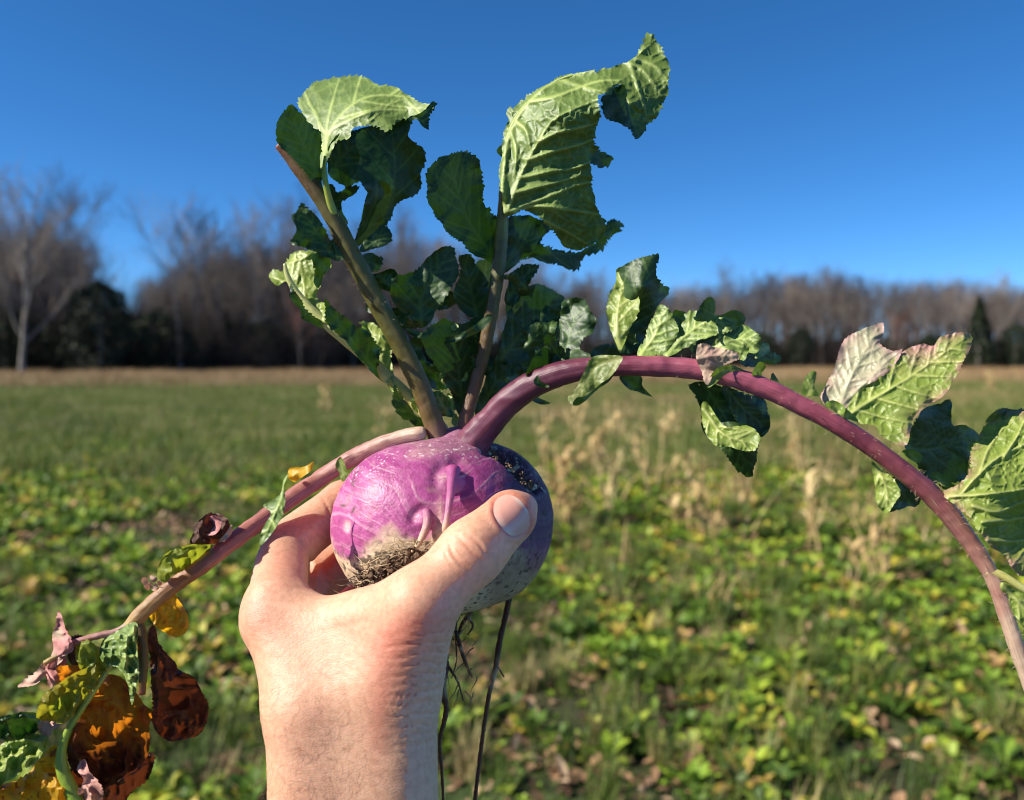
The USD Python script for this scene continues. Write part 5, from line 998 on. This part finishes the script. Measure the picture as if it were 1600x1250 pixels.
leaf('S3', 'pink_leaf', [(1308, 642), (1284, 626), (1294, 600), (1304, 574), (1314, 540), (1335, 520), (1376, 504), (1379, 520), (1372, 536), (1392, 548), (1412, 545), (1398, 570), (1372, 592), (1342, 612), (1320, 640)], [(1312, 638), (1325, 600), (1345, 560), (1372, 512)], .372, tx=-.010, ty=.012, under=True, side=5, teeth=1.4, agedf=lambda x, y, b, n: pinkedge(x, y, b, n) + .7 * np.clip((x - 1310 + (y - 640) * .55 - 40) / 40, 0, 1) * np.clip((n - .2) * 2, 0, 1), veins=[[(1310, 636), (1345, 605), (1385, 565), (1408, 548)]], label='pinkish-grey fading leaf with torn edge')
leaf('S3', 'lime_leaf', [(1318, 650), (1338, 616), (1378, 580), (1402, 556), (1440, 537), (1456, 540), (1470, 526), (1500, 520), (1517, 525), (1511, 550), (1491, 590), (1470, 620), (1442, 640), (1426, 665), (1416, 695), (1396, 690), (1376, 680), (1368, 664), (1350, 660), (1330, 656)], [(1322, 650), (1370, 620), (1420, 590), (1470, 555), (1508, 528)], .3695, under=True, tx=-.008, ty=.010, side=6, teeth=1.6, vh=1.3, agedf=lambda x, y, b, n: 1.0 * np.exp(-b / 7) * np.clip((n - .30) * 4, 0, 1) * (x > 1395) + .6 * bump_at(x, y, 1440, 550, 40, 22, -.4) * np.clip(n * 1.5, 0, 1), label='yellow-green leaf with a reddish torn margin')
leaf('S3', 'fresh_leaf', [(1412, 692), (1424, 665), (1446, 640), (1484, 622), (1487, 645), (1489, 664), (1512, 664), (1532, 680), (1521, 700), (1516, 720), (1506, 746), (1482, 757), (1452, 747), (1430, 722)], [(1418, 700), (1460, 700), (1520, 682)], .381, side=5, label='dark leaf in shade behind the yellow-green one', **DRK)
leaf('S3', 'lime_leaf', [(1472, 772), (1500, 756), (1516, 735), (1521, 700), (1535, 670), (1560, 648), (1602, 644), (1645, 650), (1660, 700), (1660, 860), (1596, 898), (1572, 870), (1547, 856), (1530, 832), (1508, 800)], [(1480, 775), (1530, 773), (1580, 768), (1640, 755)], .3615, tx=-.006, ty=.008, under=True, side=0, teeth=2.0, vh=2.0, wob=.004, cell=17, veins=[[(1500, 774), (1530, 740), (1560, 715), (1610, 690), (1650, 670)], [(1535, 815), (1580, 812), (1640, 800)], [(1520, 790), (1560, 800), (1600, 785), (1650, 790)], [(1545, 845), (1590, 845), (1650, 835)], [(1530, 740), (1545, 700), (1570, 665)], [(1570, 712), (1590, 680), (1600, 655)]], agedf=lambda x, y, b, n: .8 * np.exp(-b / 8) * np.clip((n - .42) * 5, 0, 1) + .6 * np.clip((y - 850) / 40, 0, 1) * n, label='broad yellow-green leaf cut by the right picture edge',
     ctrl=[(1480, 775, 0), (1540, 670, 8), (1560, 740, -3), (1620, 700, 2), (1560, 770, -6), (1600, 800, 5), (1560, 830, -3), (1590, 880, 3), (1650, 760, 0)])
leaf('S3', 'fresh_leaf', [(1540, 660), (1552, 644), (1572, 638), (1600, 640), (1590, 652), (1560, 656)], [(1545, 658), (1596, 644)], .368, side=2, label='dark rim behind the broad leaf', **DRK)
leaf('S3', 'lime_leaf', [(1362, 722), (1378, 736), (1400, 752), (1408, 768), (1400, 786), (1386, 801), (1372, 792), (1368, 765)], [(1368, 728), (1384, 760), (1386, 796)], .3735, under=True, tx=-.01, ty=.004, side=4, teeth=1.6, label='pale half of the leaf under the stalk')
leaf('S3', 'fresh_leaf', [(1394, 745), (1420, 756), (1444, 774), (1432, 790), (1420, 788), (1408, 796), (1390, 799), (1400, 780), (1406, 766)], [(1400, 750), (1414, 775), (1396, 797)], .372, side=4, label='dark half of the leaf under the stalk', **DRK)
v, f, uv, c = pxtube([(1540, 892, .362, 9), (1566, 900, .360, 7), (1600, 920, .358, 6), (1640, 942, .356, 5)], 12); tobj('branch', (v, f), 'yellow_stalk', STK['S3'], smooth=True, uv=uv)
leaf('S3', 'lime_leaf', [(1562, 912), (1580, 916), (1604, 932), (1645, 955), (1650, 1015), (1610, 990), (1592, 972), (1576, 950)], [(1566, 914), (1600, 950), (1640, 990)], .360, under=True, tx=-.004, ty=.004, side=4, teeth=1, label='narrow green leaf at the lower right edge')
for px, py in ((1462, 752), (1476, 766), (1420, 716), (1300, 640)):
    leaf('S3', 'lime_leaf', [(px, py), (px - 10, py - 10), (px + 4, py - 14), (px + 20, py - 4), (px + 16, py + 8)], [(px + 10, py + 4), (px, py - 10)], .3665, tx=-.01, ty=.01, side=1, teeth=1, label='narrow leaf wing along the stalk')
# --- drooping stalk at the left
leaf('S4', 'yellow_leaf', [(452, 745), (453, 732), (464, 730), (478, 728), (490, 721), (486, 735), (474, 744), (462, 751)], [(486, 726), (468, 738), (455, 742)], .396, tx=-.006, ty=.006, side=2, teeth=1.6, ruffle=.005, wob=.0055, label='tiny bright yellow leaf')
leaf('S4', 'fresh_leaf', [(452, 739), (443, 750), (439, 770), (428, 780), (412, 790), (424, 802), (411, 826), (406, 853), (424, 836), (440, 809), (445, 782), (444, 758)], [(448, 744), (441, 775), (428, 806), (408, 850)], .3665, tx=-.008, ty=.006, side=3, teeth=.8, under=True, wob=.001, ruffle=.001, label='narrow blue-green leaf draped over the knuckle')
leaf('S4', 'lime_leaf', [(524, 726), (532, 714), (541, 730), (543, 744), (535, 752), (530, 738)], [(530, 718), (538, 748)], .4025, side=2, teeth=.8, tx=.004, ty=.004, label='small green leaf curled round the stalk')
leaf('S4', 'brown_leaf', [(300, 850), (302, 828), (311, 811), (326, 800), (346, 805), (359, 824), (347, 845), (326, 850)], [(352, 836), (330, 828), (304, 838)], .3785, tx=.006, ty=0, side=3, teeth=3, ruffle=.005, wob=.0055, label='curled brown leaf edge', age=.3)
leaf('S4', 'dry_leaf', [(310, 834), (317, 815), (333, 806), (345, 812), (344, 826), (334, 836), (320, 836)], [(340, 830), (326, 822), (314, 830)], .3745, tx=-.006, ty=.006, side=2, teeth=2, ruffle=.005, wob=.0055, label='pink inner face of the curled leaf', age=2.2)
leaf('S4', 'dry_leaf', [(340, 846), (352, 834), (362, 820), (362, 834), (350, 846)], [(345, 844), (361, 824)], .3765, side=1, teeth=1, ruffle=.005, wob=.0055, label='pale dry base of the curled leaf')
leaf('S4', 'yellowgreen_leaf', [(334, 853), (312, 851), (290, 853), (266, 859), (250, 874), (246, 900), (258, 910), (272, 900), (290, 888), (312, 872)], [(330, 855), (295, 870), (256, 898)], .3725, tx=.010, ty=-.004, side=4, teeth=1.2, ruffle=.005, wob=.0055, label='small glowing green leaf on the drooping stalk')
leaf('S4', 'yellow_leaf', [(268, 925), (279, 938), (293, 964), (293, 984), (276, 996), (252, 986), (236, 972), (234, 950), (246, 936)], [(266, 928), (268, 960), (274, 990)], .3735, tx=.014, ty=-.002, side=4, teeth=1.2, ruffle=.005, wob=.0055, label='bright orange-yellow hanging leaf', age=.25)
for k_ in range(9):
    a = rb.uniform(0, 6.28); px, py = 238 + rb.normal(0, 7), 912 + rb.normal(0, 7); r = rb.uniform(4, 9)
    leaf('S4', 'dry_leaf', [(px + r * math.cos(a + b) * rb.uniform(.5, 1), py + r * math.sin(a + b) * rb.uniform(.5, 1)) for b in (0, 1.2, 2.5, 3.8, 5.1)], [(px - 3, py), (px + 3, py)], .3705 + rb.uniform(-.003, .003), tx=rb.normal(0, .02), ty=rb.normal(0, .02), side=0, teeth=1, age=.6, name='withered_bud', ruffle=.005, wob=.0055, label='dried brown bud scrap')
leaf('S4', 'dry_leaf', [(90, 955), (97, 968), (101, 984), (112, 1000), (114, 1016), (96, 1026), (80, 1030), (84, 1010), (80, 990), (86, 975)], [(100, 1022), (96, 995), (91, 960)], .364, tx=-.008, ty=.008, side=3, teeth=2, under=True, age=1.6, ruffle=.005, wob=.0055, label='withered pink pointed leaf tip')
leaf('S4', 'dry_leaf', [(90, 1022), (70, 1032), (56, 1052), (42, 1060), (26, 1074), (44, 1073), (58, 1066), (72, 1050), (98, 1032)], [(92, 1026), (62, 1050), (30, 1072)], .363, tx=-.004, ty=.006, side=2, teeth=2.4, ruffle=.004, wob=.0055, label='dry buff shrivelled leaf tail', age=.3)
leaf('S4', 'dry_leaf', [(72, 1040), (86, 1030), (103, 1026), (104, 1040), (96, 1050), (100, 1064), (92, 1074), (76, 1070), (70, 1056)], [(98, 1034), (84, 1050), (80, 1068)], .3625, tx=-.006, ty=.006, side=2, teeth=2, age=1.8, ruffle=.005, wob=.0055, label='crumpled pink dry leaf')
leaf('S4', 'orange_leaf', [(88, 1044), (102, 1040), (122, 1040), (126, 1052), (106, 1062), (96, 1068), (90, 1056)], [(120, 1046), (94, 1060)], .3635, tx=.006, ty=0, side=2, teeth=1.6, ruffle=.005, wob=.0055, label='orange scrap beside the dry pink leaf')
leaf('S4', 'brown_leaf', [(110, 998), (126, 994), (130, 1010), (128, 1034), (114, 1040), (106, 1024)], [(122, 1036), (116, 1002)], .368, side=2, teeth=2, ruffle=.005, wob=.0055, label='dark brown fold behind the dry leaves', **DRK)
v, f, uv, c = pxtube([(205, 976, .368, 7), (180, 988, .366, 6), (150, 994, .364, 5.5), (118, 1004, .363, 5), (96, 1020, .363, 4), (70, 1036, .362, 4)], 10, rough=.35); tobj('branch', (v, f), 'pink_stalk', STK['S4'], smooth=True, uv=uv)
leaf('S4', 'yellowgreen_leaf', [(120, 1004), (134, 998), (150, 1008), (166, 1022), (166, 1040), (146, 1040), (130, 1048), (120, 1030)], [(162, 1040), (140, 1020), (126, 1004)], .364, tx=.004, ty=.0, side=3, teeth=2, ruffle=.005, wob=.0055, label='yellow-green lobe under the dry leaf')
leaf('S4', 'fresh_leaf', [(214, 974), (190, 981), (160, 1000), (157, 1030), (184, 1044), (200, 1068), (206, 1102), (215, 1062), (215, 1018)], [(212, 978), (196, 1015), (207, 1090)], .3625, tx=-.010, ty=.010, under=True, side=4, vh=1.5, teeth=1.4, label='pale green blistered leaf at the end of the drooping stalk')
v, f, uv, c = pxtube([(214, 968, .369, 9), (222, 1000, .367, 8), (224, 1040, .366, 7), (222, 1085, .365, 5)], 10, rough=.15); tobj('branch', (v, f), 'olive_stalk', STK['S4'], smooth=True, uv=uv)
leaf('S4', 'brown_leaf', [(232, 985), (242, 978), (250, 1008), (270, 1040), (300, 1060), (318, 1085), (326, 1112), (312, 1146), (282, 1159), (260, 1156), (245, 1140), (237, 1112), (234, 1050), (230, 1010)], [(236, 990), (258, 1050), (285, 1100), (300, 1145)], .3715, tx=.020, ty=-.004, side=5, teeth=2.4, age=.3, agedf=lambda x, y, b, n: .9 * np.exp(-b / 14) * (n > .45) * (y > 1080), ruffle=.005, wob=.0055, label='dark brown withered leaf with a red-orange margin')
leaf('S4', 'brown_leaf', [(232, 984), (238, 996), (256, 1018), (274, 1036), (276, 1050), (266, 1064), (262, 1046), (246, 1026), (232, 1004)], [(234, 988), (256, 1026), (270, 1056)], .3665, tx=-.004, ty=.004, side=1, teeth=1.5, ruffle=.004, age=.5, wob=.0055, label='rolled brown leaf edge')
leaf('S4', 'orange_leaf', [(168, 1054), (190, 1060), (210, 1082), (226, 1100), (240, 1110), (236, 1135), (237, 1162), (226, 1190), (190, 1216), (160, 1226), (120, 1212), (104, 1182), (110, 1140), (122, 1108), (145, 1078)], [(160, 1060), (170, 1120), (165, 1215)], .3675, tx=.012, ty=-.002, side=6, teeth=2, cell=13, age=.35, agedf=lambda x, y, b, n: 1.0 * np.clip((y - 1130) / 60, 0, 1) * np.clip(n * 1.8, 0, 1), ruffle=.005, wob=.0055, label='large orange-brown dying leaf, light glowing through')
leaf('S4', 'yellowgreen_leaf', [(168, 1048), (150, 1036), (138, 1042), (108, 1056), (70, 1084), (56, 1120), (80, 1126), (104, 1130), (124, 1106), (148, 1076)], [(164, 1052), (130, 1080), (70, 1112)], .3635, tx=.006, ty=-.002, side=5, teeth=1.6, age=.4, ruffle=.005, wob=.0055, label='yellow-green leaf half of the big dying leaf')
v, f, uv, c = pxtube([(176, 1036, .365, 3), (158, 1062, .363, 5), (135, 1096, .361, 5.5), (112, 1132, .359, 6), (98, 1166, .358, 7), (96, 1196, .357, 9), (108, 1228, .356, 10.5), (130, 1275, .355, 12)], 12, rough=.12); tobj('branch', (v, f), 'lime_stalk', STK['S4'], smooth=True, uv=uv)
leaf('S4', 'dry_leaf', [(60, 1130), (80, 1122), (98, 1116), (100, 1130), (84, 1140), (76, 1154), (64, 1146)], [(96, 1122), (68, 1142)], .3605, tx=-.004, ty=.004, side=2, teeth=2.2, age=.5, ruffle=.005, wob=.0055, label='buff torn scrap on the dying leaf')
leaf('S4', 'fresh_leaf', [(-8, 1124), (14, 1118), (44, 1112), (58, 1116), (62, 1138), (40, 1150), (14, 1160), (-10, 1150)], [(58, 1124), (30, 1132), (-6, 1140)], .3625, side=3, teeth=2.5, label='dark green leaf at the lower left edge', **DRK)
leaf('S4', 'lime_leaf', [(-30, 1196), (-8, 1172), (16, 1152), (42, 1146), (72, 1150), (74, 1162), (60, 1184), (38, 1202), (8, 1222), (-30, 1240)], [(70, 1152), (30, 1180), (-20, 1215)], .3585, tx=-.006, ty=.010, under=True, side=5, vh=1.6, teeth=2, label='bright blistered green leaf at the lower left edge')
leaf('S4', 'yellow_leaf', [(-30, 1246), (0, 1228), (40, 1208), (64, 1186), (86, 1164), (98, 1190), (100, 1220), (110, 1290), (40, 1310), (-30, 1300)], [(90, 1175), (50, 1230), (0, 1280)], .3605, tx=-.003, ty=.004, side=5, teeth=2, age=.3, ruffle=.005, wob=.0055, label='yellow spotted leaf in the lower left corner', agedf=lambda x, y, b, n: (noise(np.stack([x / 5, y / 5, 0 * x], 1), 5) > .82) * .9)
leaf('S4', 'brown_leaf', [(112, 1200), (150, 1215), (200, 1208), (236, 1180), (232, 1215), (205, 1240), (180, 1290), (130, 1300), (116, 1250)], [(120, 1210), (170, 1240), (160, 1290)], .371, side=4, teeth=2.4, ruffle=.005, wob=.0055, label='dark brown leaf at the bottom of the dying cluster', **DRK)
leaf('S4', 'dry_leaf', [(120, 1200), (132, 1186), (140, 1206), (152, 1222), (158, 1244), (140, 1262), (126, 1240), (132, 1220)], [(134, 1196), (142, 1250)], .3565, tx=-.004, ty=.004, side=2, teeth=2.4, age=.6, ruffle=.005, wob=.0055, label='buff dry scrap at the bottom left')

# --- frilly lobes that fill the heart of the plant
rl = np.random.default_rng(321)
for k_, (px, py, r, d, par) in enumerate([(600, 440, 20, .4075, 'S1'), (622, 500, 22, .4115, 'S1'), (588, 470, 16, .409, 'S1'), (640, 548, 24, .4135, 'S1'), (672, 580, 26, .417, 'S1'), (735, 520, 24, .4165, 'S2'), (700, 470, 20, .4165, 'S2'), (752, 570, 20, .4175, 'S2'), (810, 440, 20, .4135, 'S2'), (840, 520, 26, .4125, 'S2'),
                                             (800, 590, 20, .4185, 'S2'), (862, 500, 22, .4105, 'S2'), (690, 630, 20, .4185, 'S2'), (738, 445, 16, .4195, 'S2'), (868, 548, 20, .4015, 'S3'), (985, 530, 14, .3925, 'S3'), (1060, 500, 18, .388, 'S3'), (1190, 545, 14, .3795, 'S3')]):
    n_ = 9; a_ = np.linspace(0, 2 * np.pi, n_, endpoint=False) + rl.uniform(0, 6)
    rad = r * rl.uniform(.55, 1.25, n_); th_ = rl.uniform(0, 6.28)
    o_ = [(px + q * (math.cos(w) * 1.25 * math.cos(th_) - math.sin(w) * .8 * math.sin(th_)), py + q * (math.cos(w) * 1.25 * math.sin(th_) + math.sin(w) * .8 * math.cos(th_))) for q, w in zip(rad, a_)]
    leaf(par, 'fresh_leaf', o_, [(px - r * math.cos(th_), py - r * math.sin(th_)), (px, py), (px + r * math.cos(th_), py + r * math.sin(th_))], d, tx=rl.uniform(-.012, .03), ty=rl.uniform(-.01, .012), under=bool(rl.uniform() < .25), side=3, ruffle=.0055, tooth=6, teeth=3, label='small frilly dark lobe low on the stalks')
